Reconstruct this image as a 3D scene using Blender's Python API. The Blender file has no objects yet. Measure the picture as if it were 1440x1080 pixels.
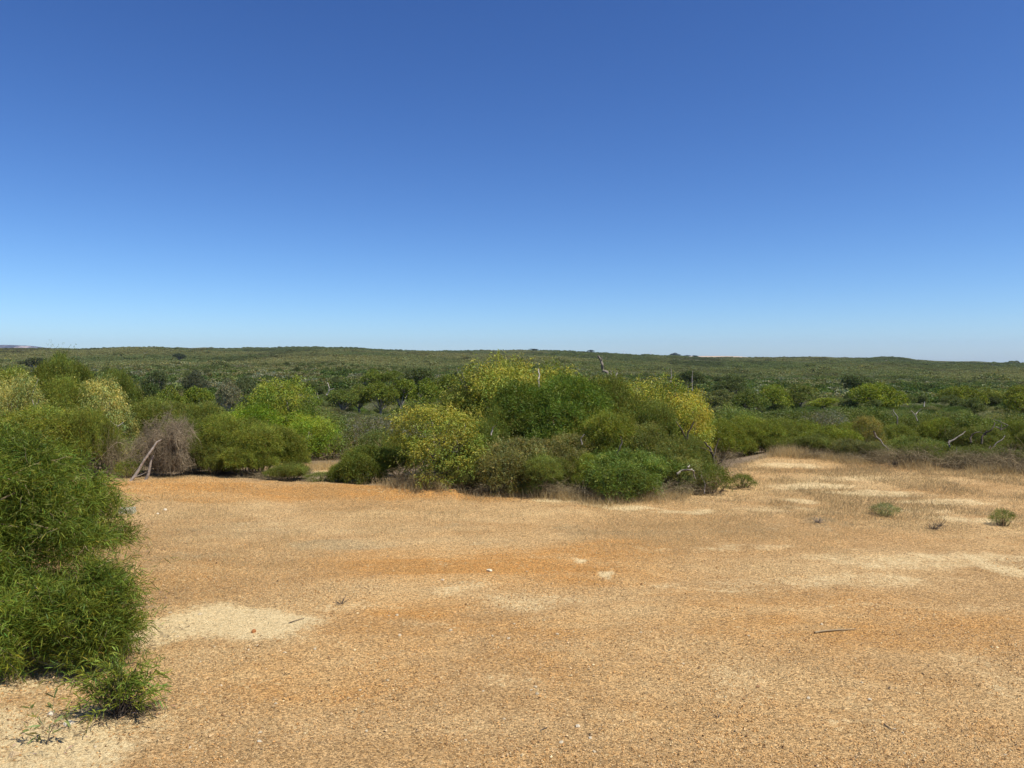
import bpy, math, random
import numpy as np
from mathutils import Vector, Euler
R = np.random.default_rng(7); random.seed(7)
sc = bpy.context.scene
col = sc.collection
PI = math.pi
H = 3.0; F = 1080.0; HZ = 505.0
PITCH = math.atan((540-HZ)/F)

# ------------------------------------------------------------------ camera maths
def ray(px, py):
    u = (px-720)/F; v = (540-py)/F
    c, s = math.cos(PITCH), math.sin(PITCH)
    return np.array([u, c+v*s, -s+v*c])          # x right, y forward, z up
def at(px, py, Y):
    d = ray(px, py); return np.array([0, 0, H]) + d*(Y/d[1])
def flat(px, py):
    d = ray(px, py); return np.array([0, 0, H]) + d*(H/-d[2])

# ------------------------------------------------------------------ numpy noise
def _h(ix, iy, s):
    n = (ix.astype(np.int64)*374761393 + iy.astype(np.int64)*668265263 + s*974634777) & 0xffffffff
    n = ((n ^ (n >> 13))*1274126177) & 0xffffffff
    return ((n ^ (n >> 16)) & 0xffff)/65535.0
def vnoise(x, y, s=0):
    x = np.asarray(x, float); y = np.asarray(y, float)
    ix = np.floor(x); iy = np.floor(y); fx = x-ix; fy = y-iy
    fx = fx*fx*(3-2*fx); fy = fy*fy*(3-2*fy)
    a = _h(ix, iy, s); b = _h(ix+1, iy, s); c = _h(ix, iy+1, s); d = _h(ix+1, iy+1, s)
    return (a*(1-fx)+b*fx)*(1-fy)+(c*(1-fx)+d*fx)*fy
def fbm(x, y, s=0, o=4):
    t = 0; a = .5; k = 1.0
    for i in range(o):
        t = t+a*vnoise(np.asarray(x)*k, np.asarray(y)*k, s+i*17); a *= .5; k *= 2.03
    return t
def sstep(a, b, x): t = np.clip((x-a)/(b-a), 0, 1); return t*t*(3-2*t)

# ------------------------------------------------------------------ terrain
EDGE_PX = [-400, 0, 160, 300, 450, 600, 700, 850, 960, 1000, 1020, 1100, 1200, 1300, 1440, 1900]
EDGE_D = [17, 18, 18.6, 18.7, 17.9, 17.2, 17.0, 16.2, 16.9, 18.5, 20.8, 23.6, 22.3, 20.6, 19.4, 17]
SKY_PX = [-400, 0, 75, 110, 165, 200, 290, 400, 430, 500, 560, 620, 700, 760, 830, 900, 950, 1010, 1060, 1090, 1150, 1200, 1270, 1310, 1360, 1440, 1900]
SKY_Y = [488, 489.5, 490, 490, 488.3, 487.6, 489.5, 488.8, 488.3, 489.6, 493.5, 494.5, 493.5, 493.6, 495.5, 499.8, 501.2, 503, 503, 502.6, 501.8, 503.2, 503.2, 507, 508.5, 510.5, 512]
K_D = [60, 160, 220, 300, 430, 600, 800, 1000, 1600, 2100, 2600]
K_V = [110, 74, 60, 45, 35, 27, 20, 14, 6.5, 4, 0]
B_D = [0, 20, 25, 35, 60, 100, 160, 200]
B_Z = [0, 0, -.45, -1.3, -3.5, -5.9, -7.7, -8.4]
def px_of(x, y): return 720+F*x/np.maximum(y, 1e-3)*1.0
def edge_of(x, y):
    px = np.where(y > .5, px_of(x, y), np.where(x > 0, 2500, -1000))
    return np.interp(px, EDGE_PX, EDGE_D)
def height(x, y):
    x = np.asarray(x, float); y = np.asarray(y, float)
    r = np.hypot(x, y)
    yy = np.where(y > .55*r, y, r*.85)
    px = np.where(y > .55*r, 720+F*x/np.maximum(yy, 1e-6), np.where(x > 0, 1900, -400))
    D = yy
    e = np.interp(px, EDGE_PX, EDGE_D)
    near = np.interp(D-(e-18)*np.clip(1-(D-e)/25, 0, 1)*1.0, B_D, B_Z)
    near = near + .10*np.exp(-((D-e+.3)/.9)**2)*(px < 640)
    near = near + (fbm(x*.35, y*.35, 3)-.47)*.16*sstep(9, 14, D) + (fbm(x*2.3, y*2.3, 5)-.47)*.06
    near = near + (fbm(x*.06, y*.06, 9)-.47)*1.8*sstep(30, 90, D)
    ys = np.interp(px, SKY_PX, SKY_Y)
    k = np.interp(D, K_D, K_V)
    far = H - D*(ys+k-HZ)/F
    far = far + (fbm(x*.006, y*.006, 21)-.47)*D*.012*(1-sstep(1900, 2500, D)) + (fbm(x*.02, y*.02, 25)-.47)*D*.004
    z = near*(1-sstep(110, 230, D)) + far*sstep(110, 230, D)
    ridge_z = H - 2600*(ys-HZ)/F
    back = ridge_z - (D-2600)*.03
    z = np.where(D > 2600, np.maximum(back, -90), z)
    # far haze-blue mountain on the left
    mt = np.interp(px, [-900, -200, 0, 15, 40, 60, 80, 140], [483, 482, 485.2, 484.9, 485.8, 488.2, 490.5, 496])
    mz = H-9000*(mt-HZ)/F
    w = sstep(7600, 9000, D)*(1-sstep(9000, 11000, D))*(1-sstep(110, 150, px))
    z = z*(1-w)+mz*w
    # low pale farm rise right of centre
    w2 = np.exp(-((D-3600)/350)**2)*np.exp(-(np.abs(px-1000)/85)**4)
    z = z*(1-w2) + (H-3600*(500.6-HZ)/F)*w2
    return z
def gz(x, y): return float(height(np.array([x]), np.array([y]))[0])

# ------------------------------------------------------------------ mesh helpers
def mesh_np(name, V, Fc, mats, cols=None, midx=None, smooth=False, dom='FACE', cname='tint'):
    """V (n,3); Fc: int array (m,k) with constant k"""
    me = bpy.data.meshes.new(name)
    V = np.asarray(V, np.float32); Fc = np.asarray(Fc, np.int32)
    m, k = Fc.shape
    me.vertices.add(len(V)); me.vertices.foreach_set('co', V.ravel())
    me.loops.add(m*k); me.loops.foreach_set('vertex_index', Fc.ravel())
    me.polygons.add(m)
    me.polygons.foreach_set('loop_start', np.arange(0, m*k, k, dtype=np.int32))
    me.polygons.foreach_set('loop_total', np.full(m, k, np.int32))
    for mt in mats: me.materials.append(mt)
    if midx is not None: me.polygons.foreach_set('material_index', np.asarray(midx, np.int32))
    if smooth: me.polygons.foreach_set('use_smooth', np.ones(m, bool))
    if cols is not None:
        a = me.attributes.new(cname, 'FLOAT_COLOR', 'POINT' if dom == 'POINT' else 'FACE')
        c = np.ones((len(cols), 4), np.float32); cols = np.asarray(cols)
        if cols.ndim == 1: c[:, 0] = c[:, 1] = c[:, 2] = cols
        else: c[:, :cols.shape[1]] = cols
        a.data.foreach_set('color', c.ravel())
    me.update(calc_edges=True)
    return me
def link(name, data, parent=None, loc=(0, 0, 0), rot=(0, 0, 0), scl=(1, 1, 1), color=None):
    o = bpy.data.objects.new(name, data); col.objects.link(o)
    if parent: o.parent = parent
    o.location = loc; o.rotation_euler = rot; o.scale = scl
    if color is not None: o.color = (*color, 1)
    return o
def tag(o, label=None, cat=None, group=None, kind=None):
    if label: o['label'] = label
    if cat: o['category'] = cat
    if group: o['group'] = group
    if kind: o['kind'] = kind
    return o
def norm(v): return v/np.maximum(np.linalg.norm(v, axis=-1, keepdims=True), 1e-9)

# ------------------------------------------------------------------ materials
def newmat(n):
    m = bpy.data.materials.new(n); m.use_nodes = True
    nt = m.node_tree; nt.nodes.clear(); return m, nt, nt.nodes, nt.links
def leaf_mat(name, src='OBJ', transl=.27, rough=.45, fixed=None, inst=False, spec=.12):
    m, nt, N, L = newmat(name)
    out = N.new('ShaderNodeOutputMaterial')
    if fixed is not None:
        c = N.new('ShaderNodeRGB'); c.outputs[0].default_value = (*fixed, 1); base = c.outputs[0]
    elif inst:
        c = N.new('ShaderNodeAttribute'); c.attribute_type = 'INSTANCER'; c.attribute_name = 'tcol'; base = c.outputs['Color']
    else:
        c = N.new('ShaderNodeObjectInfo'); base = c.outputs['Color']
    t = N.new('ShaderNodeAttribute'); t.attribute_name = 'tint'
    mx = N.new('ShaderNodeMix'); mx.data_type = 'RGBA'; mx.blend_type = 'MULTIPLY'; mx.inputs[0].default_value = 1
    sc1 = N.new('ShaderNodeVectorMath'); sc1.operation = 'SCALE'; sc1.inputs['Scale'].default_value = 1.12; L.new(base, sc1.inputs[0]); L.new(sc1.outputs[0], mx.inputs[6]); L.new(t.outputs['Color'], mx.inputs[7])
    d = N.new('ShaderNodeBsdfPrincipled'); d.inputs['Roughness'].default_value = rough
    d.inputs['Specular IOR Level'].default_value = spec
    L.new(mx.outputs[2], d.inputs['Base Color'])
    tr = N.new('ShaderNodeBsdfTranslucent')
    g = N.new('ShaderNodeMix'); g.data_type = 'RGBA'; g.blend_type = 'MULTIPLY'; g.inputs[0].default_value = 1
    L.new(mx.outputs[2], g.inputs[6]); g.inputs[7].default_value = (1.3, 1.4, .5, 1)
    L.new(g.outputs[2], tr.inputs['Color'])
    ms = N.new('ShaderNodeMixShader'); ms.inputs[0].default_value = transl
    L.new(d.outputs[0], ms.inputs[1]); L.new(tr.outputs[0], ms.inputs[2]); L.new(ms.outputs[0], out.inputs[0])
    return m
def tint_mat(name, color, rough=.9, noise=0, transl=0):
    """colour times the per-face tint, with a little procedural mottling"""
    m, nt, N, L = newmat(name)
    out = N.new('ShaderNodeOutputMaterial'); d = N.new('ShaderNodeBsdfPrincipled')
    d.inputs['Roughness'].default_value = rough; d.inputs['Specular IOR Level'].default_value = .15
    t = N.new('ShaderNodeAttribute'); t.attribute_name = 'tint'
    mx = N.new('ShaderNodeMix'); mx.data_type = 'RGBA'; mx.blend_type = 'MULTIPLY'; mx.inputs[0].default_value = 1
    mx.inputs[6].default_value = (*color, 1); L.new(t.outputs['Color'], mx.inputs[7])
    src = mx.outputs[2]
    if noise:
        tc = N.new('ShaderNodeTexCoord'); n = N.new('ShaderNodeTexNoise'); n.inputs['Scale'].default_value = noise
        n.inputs['Detail'].default_value = 5
        L.new(tc.outputs['Object'], n.inputs['Vector'])
        mr = N.new('ShaderNodeMapRange'); mr.inputs[1].default_value = .3; mr.inputs[2].default_value = .7
        mr.inputs[3].default_value = .55; mr.inputs[4].default_value = 1.25; L.new(n.outputs[0], mr.inputs[0])
        m2 = N.new('ShaderNodeVectorMath'); m2.operation = 'SCALE'; L.new(src, m2.inputs[0]); L.new(mr.outputs[0], m2.inputs['Scale'])
        src = m2.outputs[0]
        b = N.new('ShaderNodeBump'); b.inputs['Strength'].default_value = .5; b.inputs['Distance'].default_value = .01
        L.new(n.outputs[0], b.inputs['Height']); L.new(b.outputs[0], d.inputs['Normal'])
    L.new(src, d.inputs['Base Color'])
    if transl:
        tr = N.new('ShaderNodeBsdfTranslucent'); L.new(src, tr.inputs['Color'])
        ms = N.new('ShaderNodeMixShader'); ms.inputs[0].default_value = transl
        L.new(d.outputs[0], ms.inputs[1]); L.new(tr.outputs[0], ms.inputs[2]); L.new(ms.outputs[0], out.inputs[0])
    else: L.new(d.outputs[0], out.inputs[0])
    return m
M_LEAF = leaf_mat('leaf')
M_SCRUB = leaf_mat('far_scrub', inst=True, transl=.3)
M_TWIG = tint_mat('grey_twig', (.35, .26, .145))
M_BARK = tint_mat('pale_bark', (.36, .31, .25), noise=14)
M_DARKBARK = tint_mat('dark_bark', (.12, .095, .07), noise=14)
M_GRASS = tint_mat('dry_grass', (.52, .40, .20), transl=.45)
M_STONE = tint_mat('gravel_stone', (.53, .36, .175), noise=60)
M_ROCK = tint_mat('rock', (1, 1, 1), noise=22)

# ------------------------------------------------------------------ leaves on sprays
def leaves(P, Dr, L, W, droop=.2, seg=1, tint=(.7, 1.25), rng=R, hue=.12):
    """P base points, Dr unit directions, L, W arrays -> verts, quads, tint"""
    n = len(P)
    up = np.array([0, 0, 1.0])
    rnd = norm(rng.normal(size=(n, 3)))
    side = norm(np.cross(Dr, rnd)); nor = np.cross(side, Dr)
    L = np.broadcast_to(L, n)[:, None]; W = np.broadcast_to(W, n)[:, None]
    if seg == 1:
        mid = P+Dr*L*.45; tip = P+Dr*L*.95-up*L*droop
        V = np.stack([P, mid+side*W*.5, tip, mid-side*W*.5], 1).reshape(-1, 3)
        Q = np.arange(n*4).reshape(n, 4)
        per = 1
    else:
        bend = nor*rng.uniform(-.12, .12, (n, 1))*L
        a = P+Dr*L*.33-up*L*droop*.12+bend*.6; b = P+Dr*L*.68-up*L*droop*.5+bend; t = P+Dr*L*.97-up*L*droop
        V = np.stack([P, a+side*W*.5, a-side*W*.5, b+side*W*.45, b-side*W*.45, t], 1).reshape(-1, 3)
        o = np.arange(n)[:, None]*6
        Q = np.concatenate([o+[0, 1, 2, 2], o+[2, 1, 3, 4], o+[4, 3, 5, 5]], 1)
        per = 3
        # triangles are written as tri arrays instead
        Q = np.concatenate([o+[0, 1, 2], o+[2, 1, 3], o+[2, 3, 4], o+[4, 3, 5]], 1).reshape(-1, 3)
        per = 4
    b = rng.uniform(*tint, n); h = rng.normal(0, hue, n)
    c = np.stack([b*(1+h), b, b*(1-h*.6)], 1).clip(.05, 3)
    if hue > .09: c = np.where((rng.random(n) < .045)[:, None], c*[1.45, 1.2, 2.0], c)
    return V, Q, np.repeat(c, per, 0)
def sprays(P, A, Ls, nl, L, W, ang=.75, droop=.2, seg=1, tint=(.7, 1.25), tw=.35, hue=.1, rng=R, spread=.03):
    """leafy twigs at P with axis A, length Ls, nl leaves each"""
    n = len(P)
    t = np.tile((np.arange(nl)+.5)/nl, (n, 1))+rng.uniform(-.5, .5, (n, nl))/nl
    Ls = np.broadcast_to(Ls, n)
    up = np.array([0, 0, 1.0])
    base = P[:, None]+A[:, None]*(t*Ls[:, None])[..., None]-up*(t**2*Ls[:, None]*tw)[..., None]
    base = base+rng.normal(0, spread, base.shape)
    ax = norm(A[:, None]-up*(2*t*tw)[..., None]*np.ones((n, nl, 1)))
    th = rng.uniform(.35, 1.25, (n, nl, 1))*ang
    perp = norm(np.cross(ax, rng.normal(size=(n, nl, 3))))
    d = ax*np.cos(th)+perp*np.sin(th)
    b = base.reshape(-1, 3); d = norm(d.reshape(-1, 3))
    k = len(b)
    V, Q, c = leaves(b, d, L*rng.uniform(.6, 1.25, k), W*rng.uniform(.7, 1.2, k), droop, seg, tint, rng, hue)
    # clump-wide tint
    ct = rng.uniform(.75, 1.25, n)*(.68+.64*vnoise((P[:, 0]+P[:, 2]*.6)*2.3+50, (P[:, 1]-P[:, 2]*.8)*2.3+50, 9)); ct = np.repeat(ct, len(c)//n)
    ch = np.repeat(rng.normal(0, .13, n), len(c)//n); c = c*np.stack([1+ch, 1+ch*.15, 1-ch*.5], 1).clip(.3, 2)
    return V, Q, c*ct[:, None]
def lobes_surface(lobes, n, rng, zmin=-.35, shell=(.8, 1.02), keep=.80, jag=.1):
    """random points and outward normals over a union of ellipsoids (cx,cy,cz,rx,ry,rz)"""
    lob = np.array(lobes, float)
    area = (lob[:, 3]*lob[:, 5]+lob[:, 4]*lob[:, 5]+lob[:, 3]*lob[:, 4])
    pick = rng.choice(len(lob), int(n*5), p=area/area.sum())
    d = norm(rng.normal(size=(len(pick), 3)))
    ok = d[:, 2] > zmin; d = d[ok]; pick = pick[ok]
    r = rng.uniform(*shell, len(d))+rng.normal(0, jag*.5, len(d))*(rng.random(len(d)) < .3)
    P = lob[pick, :3]+d*lob[pick, 3:]*r[:, None]
    N = norm(d/lob[pick, 3:])
    inside = np.zeros(len(P), bool)
    for i, l in enumerate(lob):
        q = np.linalg.norm((P-l[:3])/l[3:], axis=1)
        inside |= (q < keep) & (pick != i)
    ok = (~inside) & (P[:, 2] > .03)
    P, N = P[ok], N[ok]
    return P[:n], N[:n]
def sublobes(c, r, n, sz, rng, zmin=-.25, flat=.8, inner=.78):
    """n small lobes round the surface of an ellipsoid crown"""
    c = np.array(c, float); r = np.array(r, float)
    d = []
    g = PI*(3-5**.5)
    for i in range(n*2):
        z = 1-2*(i+.5)/(n*2)*(1-zmin)/2*1.0
        if z < zmin: break
        q = math.sqrt(max(0, 1-z*z)); d.append((q*math.cos(g*i), q*math.sin(g*i), z))
    d = np.array(d); d = norm(d+rng.normal(0, .16, d.shape))
    P = c+d*r*inner*rng.uniform(.82, 1.08, (len(d), 1))
    s = rng.uniform(sz*.65, sz*1.25, (len(d), 1))*np.array([[1, 1, flat]])
    return [tuple(x) for x in np.concatenate([P, s], 1)] + [tuple(c)+tuple(r*.62)]
def crown_lobes(rx, ry, h, sz, rng, nbig=4, zmin=-.4, flat=.8, per=13, inner=.86):
    """several unequal masses leaning out from the middle, each with its own small lobes"""
    out = sublobes((0, 0, h*.5), (rx*.66, ry*.66, h*.46), per+4, sz, rng, zmin=zmin, flat=flat, inner=inner)
    a0 = rng.uniform(0, 6.28)
    for i in range(nbig):
        a = a0+i*2*PI/nbig+rng.normal(0, .35); k = rng.uniform(.42, .6); hh = h*rng.uniform(.22, .62)
        r = np.array([rx*rng.uniform(.38, .52), ry*rng.uniform(.38, .52), h*rng.uniform(.24, .36)])
        c = (math.cos(a)*(rx-r[0]), math.sin(a)*(ry-r[1]), max(hh, r[2]*.9))
        out += sublobes(c, r, per, sz*.85, rng, zmin=zmin, flat=flat, inner=inner)
    return out
def tubes(lines, sides=4, tint=(.7, 1.2), rng=R):
    """lines: list of (pts (k,3), radii (k,))"""
    Vs, Qs, Cs = [], [], []; o = 0
    ang = np.arange(sides)*2*PI/sides
    for pts, rad in lines:
        pts = np.asarray(pts, float); k = len(pts)
        t = norm(np.gradient(pts, axis=0))
        ref = np.array([0, 0, 1.0]) if abs(t[0, 2]) < .9 else np.array([1.0, 0, 0])
        s = norm(np.cross(t, ref)); u = np.cross(s, t)
        rad = np.broadcast_to(rad, k)
        ring = pts[:, None]+(s[:, None]*np.cos(ang)[None, :, None]+u[:, None]*np.sin(ang)[None, :, None])*rad[:, None, None]
        Vs.append(ring.reshape(-1, 3))
        i = np.arange(k-1)[:, None]*sides; j = np.arange(sides)[None]; j2 = (j+1) % sides
        q = np.stack([i+j, i+j2, i+sides+j2, i+sides+j], -1).reshape(-1, 4)+o
        Qs.append(q); Cs.append(np.full(len(q), rng.uniform(*tint))); o += k*sides
    return np.concatenate(Vs), np.concatenate(Qs), np.concatenate(Cs)
def wiggle(a, b, k, amp, rng=R, sag=0):
    a = np.array(a, float); b = np.array(b, float)
    t = np.linspace(0, 1, k)[:, None]
    L = np.linalg.norm(b-a)
    w = np.cumsum(rng.normal(0, amp*L/k**.5, (k, 3)), 0); w = w-w[0]-t*(w[-1]-w[0])*.6
    p = a+(b-a)*t+w; p[:, 2] -= sag*L*(t[:, 0]*(1-t[:, 0]))*4
    return p
def branches(base, tips, r0, rng=R, k=6, amp=.06, fork=.35):
    """limbs from a base to crown points, forking as they rise"""
    out = []
    for tp in tips:
        p = wiggle(base, tp, k, amp, rng)
        out.append((p, np.linspace(r0, r0*.18, k)))
        for _ in range(2):
            i = rng.integers(2, k-1); q = p[i]
            L = np.linalg.norm(np.array(tp)-np.array(base))*fork
            e = q+norm(rng.normal(size=3)+np.array([0, 0, .8])+norm(np.array(tp)-np.array(base)))*L
            out.append((wiggle(q, e, 4, amp, rng), np.linspace(r0*.45, r0*.1, 4)))
    return out
def join(parts):
    """parts: list of (V,Q,c,matidx) with the same k -> merged"""
    V, Q, C, Mi = [], [], [], []; o = 0
    for v, q, c, m in parts:
        c = np.asarray(c); c = np.repeat(c[:, None], 3, 1) if c.ndim == 1 else c
        V.append(v); Q.append(q+o); C.append(c); Mi.append(np.full(len(q), m)); o += len(v)
    return np.concatenate(V), np.concatenate(Q), np.concatenate(C), np.concatenate(Mi)

# ------------------------------------------------------------------ ground sheet
def ell(px, py, rx, ry, w):
    """a patch named by where it lies in the photograph, kept as a real ellipse on the ground"""
    c = flat(px, py); return (c[0], c[1], rx*c[1]/F, c[1]**2*ry/(H*F), w)
PALE = [ell(*a) for a in [(335, 876, 128, 27, 1.45), (240, 888, 55, 24, 1.0), (480, 856, 55, 7, .45), (790, 703, 55, 3.5, 1.1), (850, 708, 40, 3, .95), (890, 712, 45, 3.2, 1.15), (960, 717, 55, 2.5, .9),
  (1110, 655, 60, 4, .75), (1150, 682, 70, 5, 1), (1230, 692, 80, 5, .85), (1200, 672, 70, 4, .6), (1330, 703, 90, 4, .75), (1125, 703, 26, 4, .9), (1370, 728, 70, 5, .7), (1290, 716, 60, 4, .5),
  (1100, 716, 60, 6, .5), (815, 790, 10, 2.6, 1.2), (862, 806, 10, 2.4, 1.1), (60, 1050, 190, 70, 1.05), (30, 960, 110, 30, .8), (1330, 790, 220, 15, .6), (1430, 805, 60, 9, .85), (1180, 815, 180, 12, .55), (1040, 770, 160, 6, .4),
  (640, 828, 70, 9, .55), (760, 843, 90, 12, .55), (980, 825, 120, 12, .4), (1040, 960, 60, 30, .35), (700, 980, 100, 50, .2), (1250, 1010, 100, 40, .3), (600, 880, 60, 12, .45), (1300, 850, 250, 8, .25),
  (1430, 960, 60, 60, .3), (340, 1010, 160, 40, .15)]]
ORAN = [ell(*a) for a in [(700, 795, 260, 34, .85), (250, 688, 130, 10, 1.0), (330, 700, 140, 8, .7), (470, 694, 160, 8, .95), (620, 700, 120, 6, .7), (560, 850, 130, 22, .7), (450, 950, 150, 60, .55), (540, 900, 150, 40, .35), (860, 770, 120, 16, .5),
  (700, 880, 200, 25, .35), (1200, 875, 330, 45, .45), (850, 930, 250, 40, .22), (950, 830, 60, 8, .4), (1100, 1000, 300, 60, .25), (300, 800, 60, 12, .3)]]
GREY = [ell(*a) for a in [(480, 768, 90, 8, .8), (640, 820, 40, 5, .7), (700, 765, 70, 6, .5), (330, 745, 140, 18, .45), (250, 790, 110, 20, .4), (60, 955, 80, 12, .3), (1180, 888, 28, 2.5, 1.1), (1030, 868, 22, 2, .6), (900, 960, 20, 4, .7),
  (1090, 745, 120, 10, .4), (560, 740, 200, 8, .35), (1160, 735, 40, 6, .6), (840, 745, 100, 8, .5)]]
def wsum(x, y, ps):
    t = np.zeros_like(x)
    for cx, cy, rx, ry, w in ps:
        q = np.sqrt(((x-cx)/rx)**2+((y-cy)/ry)**2)
        t = np.maximum(t, w*(1-sstep(.45, 1.3, q)))
    return t
def build_ground():
    az = np.concatenate([np.arange(-180, -46, 4.0), np.arange(-46, 46, .25), np.arange(46, 180, 4.0)])*PI/180
    rr = np.concatenate([[0.02], np.arange(.6, 4.5, .5), np.arange(4.6, 30, .14), 30*np.exp(np.linspace(.005, math.log(14000/30), 260))])
    A, Q = np.meshgrid(az, rr); x = Q*np.sin(A); y = Q*np.cos(A)
    # seen wedge uses planar depth rings so the clearing edge stays crisp
    z = height(x, y)
    m, n = x.shape
    V = np.stack([x, y, z], -1).reshape(-1, 3)
    i = np.arange(m-1)[:, None]*n; j = np.arange(n)[None]; j2 = (j+1) % n
    Fq = np.stack([i+j, i+j2, i+n+j2, i+n+j], -1).reshape(-1, 4)[:, ::-1]
    xf, yf = V[:, 0], V[:, 1]
    wx = xf+(fbm(xf*1.1, yf*1.1, 50)-.47)*.7; wy = yf+(fbm(xf*1.1, yf*1.1, 60)-.47)*.8
    e = edge_of(xf, yf)
    out = sstep(-.1, .9, yf-e+(fbm(xf*1.3, yf*1.3, 70)-.47)*1.8)
    out = np.where(yf > 1, out, sstep(17, 18, np.hypot(xf, yf)))
    pocket = 1-sstep(.6, 1.4, np.hypot((xf+5.7)/1.6, (yf-23.3)/2.2))
    out = out*(1-pocket)
    pale = wsum(wx, wy, PALE)
    c = np.stack([pale+pocket*.5, wsum(wx, wy, ORAN)*(1-out), wsum(wx, wy, GREY), out], 1)
    me = mesh_np('ground', V, Fq, [ground_mat()], cols=c, smooth=True, dom='POINT', cname='patch')
    o = link('ground', me); tag(o, kind='structure'); return o
def ground_mat():
    m, nt, N, L = newmat('clearing_gravel')
    out = N.new('ShaderNodeOutputMaterial'); d = N.new('ShaderNodeBsdfPrincipled')
    d.inputs['Roughness'].default_value = .95; d.inputs['Specular IOR Level'].default_value = .1
    L.new(d.outputs[0], out.inputs[0])
    g = N.new('ShaderNodeNewGeometry'); P = g.outputs['Position']
    at_ = N.new('ShaderNodeAttribute'); at_.attribute_name = 'patch'
    sp = N.new('ShaderNodeSeparateColor'); L.new(at_.outputs['Color'], sp.inputs[0])
    def noise(s, det=6, rough=.6, dist=0):
        n = N.new('ShaderNodeTexNoise'); n.inputs['Scale'].default_value = s; n.inputs['Detail'].default_value = det
        n.inputs['Roughness'].default_value = rough; n.inputs['Distortion'].default_value = dist
        L.new(P, n.inputs['Vector']); return n.outputs[0]
    def mr(v, a, b, c=0., e=1.):
        n = N.new('ShaderNodeMapRange'); L.new(v, n.inputs[0])
        for i, q in enumerate((a, b, c, e)): n.inputs[i+1].default_value = q
        return n.outputs[0]
    def mth(op, a, b):
        n = N.new('ShaderNodeMath'); n.operation = op
        for i, q in enumerate((a, b)):
            if isinstance(q, (int, float)): n.inputs[i].default_value = q
            else: L.new(q, n.inputs[i])
        return n.outputs[0]
    def mix(f, a, b, bl='MIX'):
        n = N.new('ShaderNodeMix'); n.data_type = 'RGBA'; n.blend_type = bl
        if isinstance(f, (int, float)): n.inputs[0].default_value = f
        else: L.new(f, n.inputs[0])
        for i, q in ((6, a), (7, b)):
            if isinstance(q, tuple): n.inputs[i].default_value = (*q, 1)
            else: L.new(q, n.inputs[i])
        return n.outputs[2]
    big = noise(.35, 6); med = noise(2.2, 7, .65); fin = noise(16, 8, .7); vf = noise(70, 6, .75)
    c = mix(mr(med, .35, .65), (.430, .280, .142), (.516, .370, .215))
    c = mix(mr(big, .4, .65), c, mix(mr(fin, .4, .6), (.482, .323, .172), (.430, .258, .116)))
    # orange earth
    jit = mth('ADD', mth('MULTIPLY', mth('SUBTRACT', med, .5), 1.9), mth('MULTIPLY', mth('SUBTRACT', fin, .5), 2.2))
    fo = mr(mth('ADD', sp.outputs['Green'], jit), -.05, .7)
    c = mix(fo, c, mix(mr(fin, .35, .65), (.490, .232, .073), (.499, .301, .120)))
    fg = mr(mth('ADD', sp.outputs['Blue'], jit), .35, .75, 0, .75)
    c = mix(fg, c, (.310, .249, .159))
    st = N.new('ShaderNodeMapping'); st.inputs['Scale'].default_value = (.16, .42, 1); st.inputs['Rotation'].default_value = (0, 0, .12); L.new(P, st.inputs['Vector'])
    dn = N.new('ShaderNodeTexNoise'); dn.inputs['Scale'].default_value = 1.0; dn.inputs['Detail'].default_value = 9; dn.inputs['Roughness'].default_value = .68; dn.inputs['Distortion'].default_value = .5; L.new(st.outputs[0], dn.inputs['Vector'])
    c = mix(mr(dn.outputs[0], .46, .66, 0, .8), c, mix(mr(fin, .35, .6), (.52, .375, .205), (.66, .50, .30)))
    c = mix(mr(dn.outputs[0], .34, .46, .55, 0), c, (.36, .235, .115))
    fp = mr(mth('ADD', sp.outputs['Red'], jit), .22, .95)
    c = mix(fp, c, mix(mr(fin, .3, .6), (.602, .456, .267), (.688, .568, .370)))
    # grains
    vor = N.new('ShaderNodeTexVoronoi'); vor.inputs['Scale'].default_value = 72; L.new(P, vor.inputs['Vector'])
    sv = N.new('ShaderNodeSeparateColor'); L.new(vor.outputs['Color'], sv.inputs[0])
    gr = mr(sv.outputs[0], 0, 1, .42, 1.45)
    grc = N.new('ShaderNodeCombineColor')
    L.new(gr, grc.inputs[0]); L.new(gr, grc.inputs[1]); L.new(gr, grc.inputs[2])
    grf = mth('SUBTRACT', 1, mth('MULTIPLY', fp, .6))
    c = mix(grf, c, mix(1., c, grc.outputs[0], 'MULTIPLY'))
    vfc = N.new('ShaderNodeCombineColor'); vv = mr(vf, .3, .7, .55, 1.38)
    for i in range(3): L.new(vv, vfc.inputs[i])
    c = mix(1., c, vfc.outputs[0], 'MULTIPLY')
    # outside the clearing: litter near, heath colour far
    ln = N.new('ShaderNodeVectorMath'); ln.operation = 'LENGTH'; L.new(P, ln.inputs[0])
    dist = ln.outputs['Value']
    lit = mix(mr(med, .35, .65), (.15, .11, .07), (.30, .22, .14))
    hf = noise(.012, 8, .7); hm = noise(.12, 6, .65)
    heath = mix(mr(hf, .38, .62), (.105, .105, .052), (.15, .13, .068))
    heath = mix(mr(hm, .4, .62), heath, (.07, .083, .038))
    pn = noise(.0042, 5, .6, .6)
    heath = mix(mr(pn, .70, .73), heath, (.42, .36, .26))
    o2 = mix(mr(dist, 28, 70), lit, heath)
    wm = mix(1., c, (1.10, 1.035, .84), 'MULTIPLY'); c = mix(at_.outputs['Alpha'], wm, o2)
    # the pale farm paddock on the far rise and pale scars on the far range, its haze blue painted into the colour
    sx = N.new('ShaderNodeSeparateXYZ'); L.new(P, sx.inputs[0])
    pad = mth('MULTIPLY', mr(sx.outputs[1], 3250, 3300), mth('LESS_THAN', sx.outputs[1], 5000))
    c = mix(pad, c, (.44, .34, .24))
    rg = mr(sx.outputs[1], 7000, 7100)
    sc2 = noise(.006, 6, .7)
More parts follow.
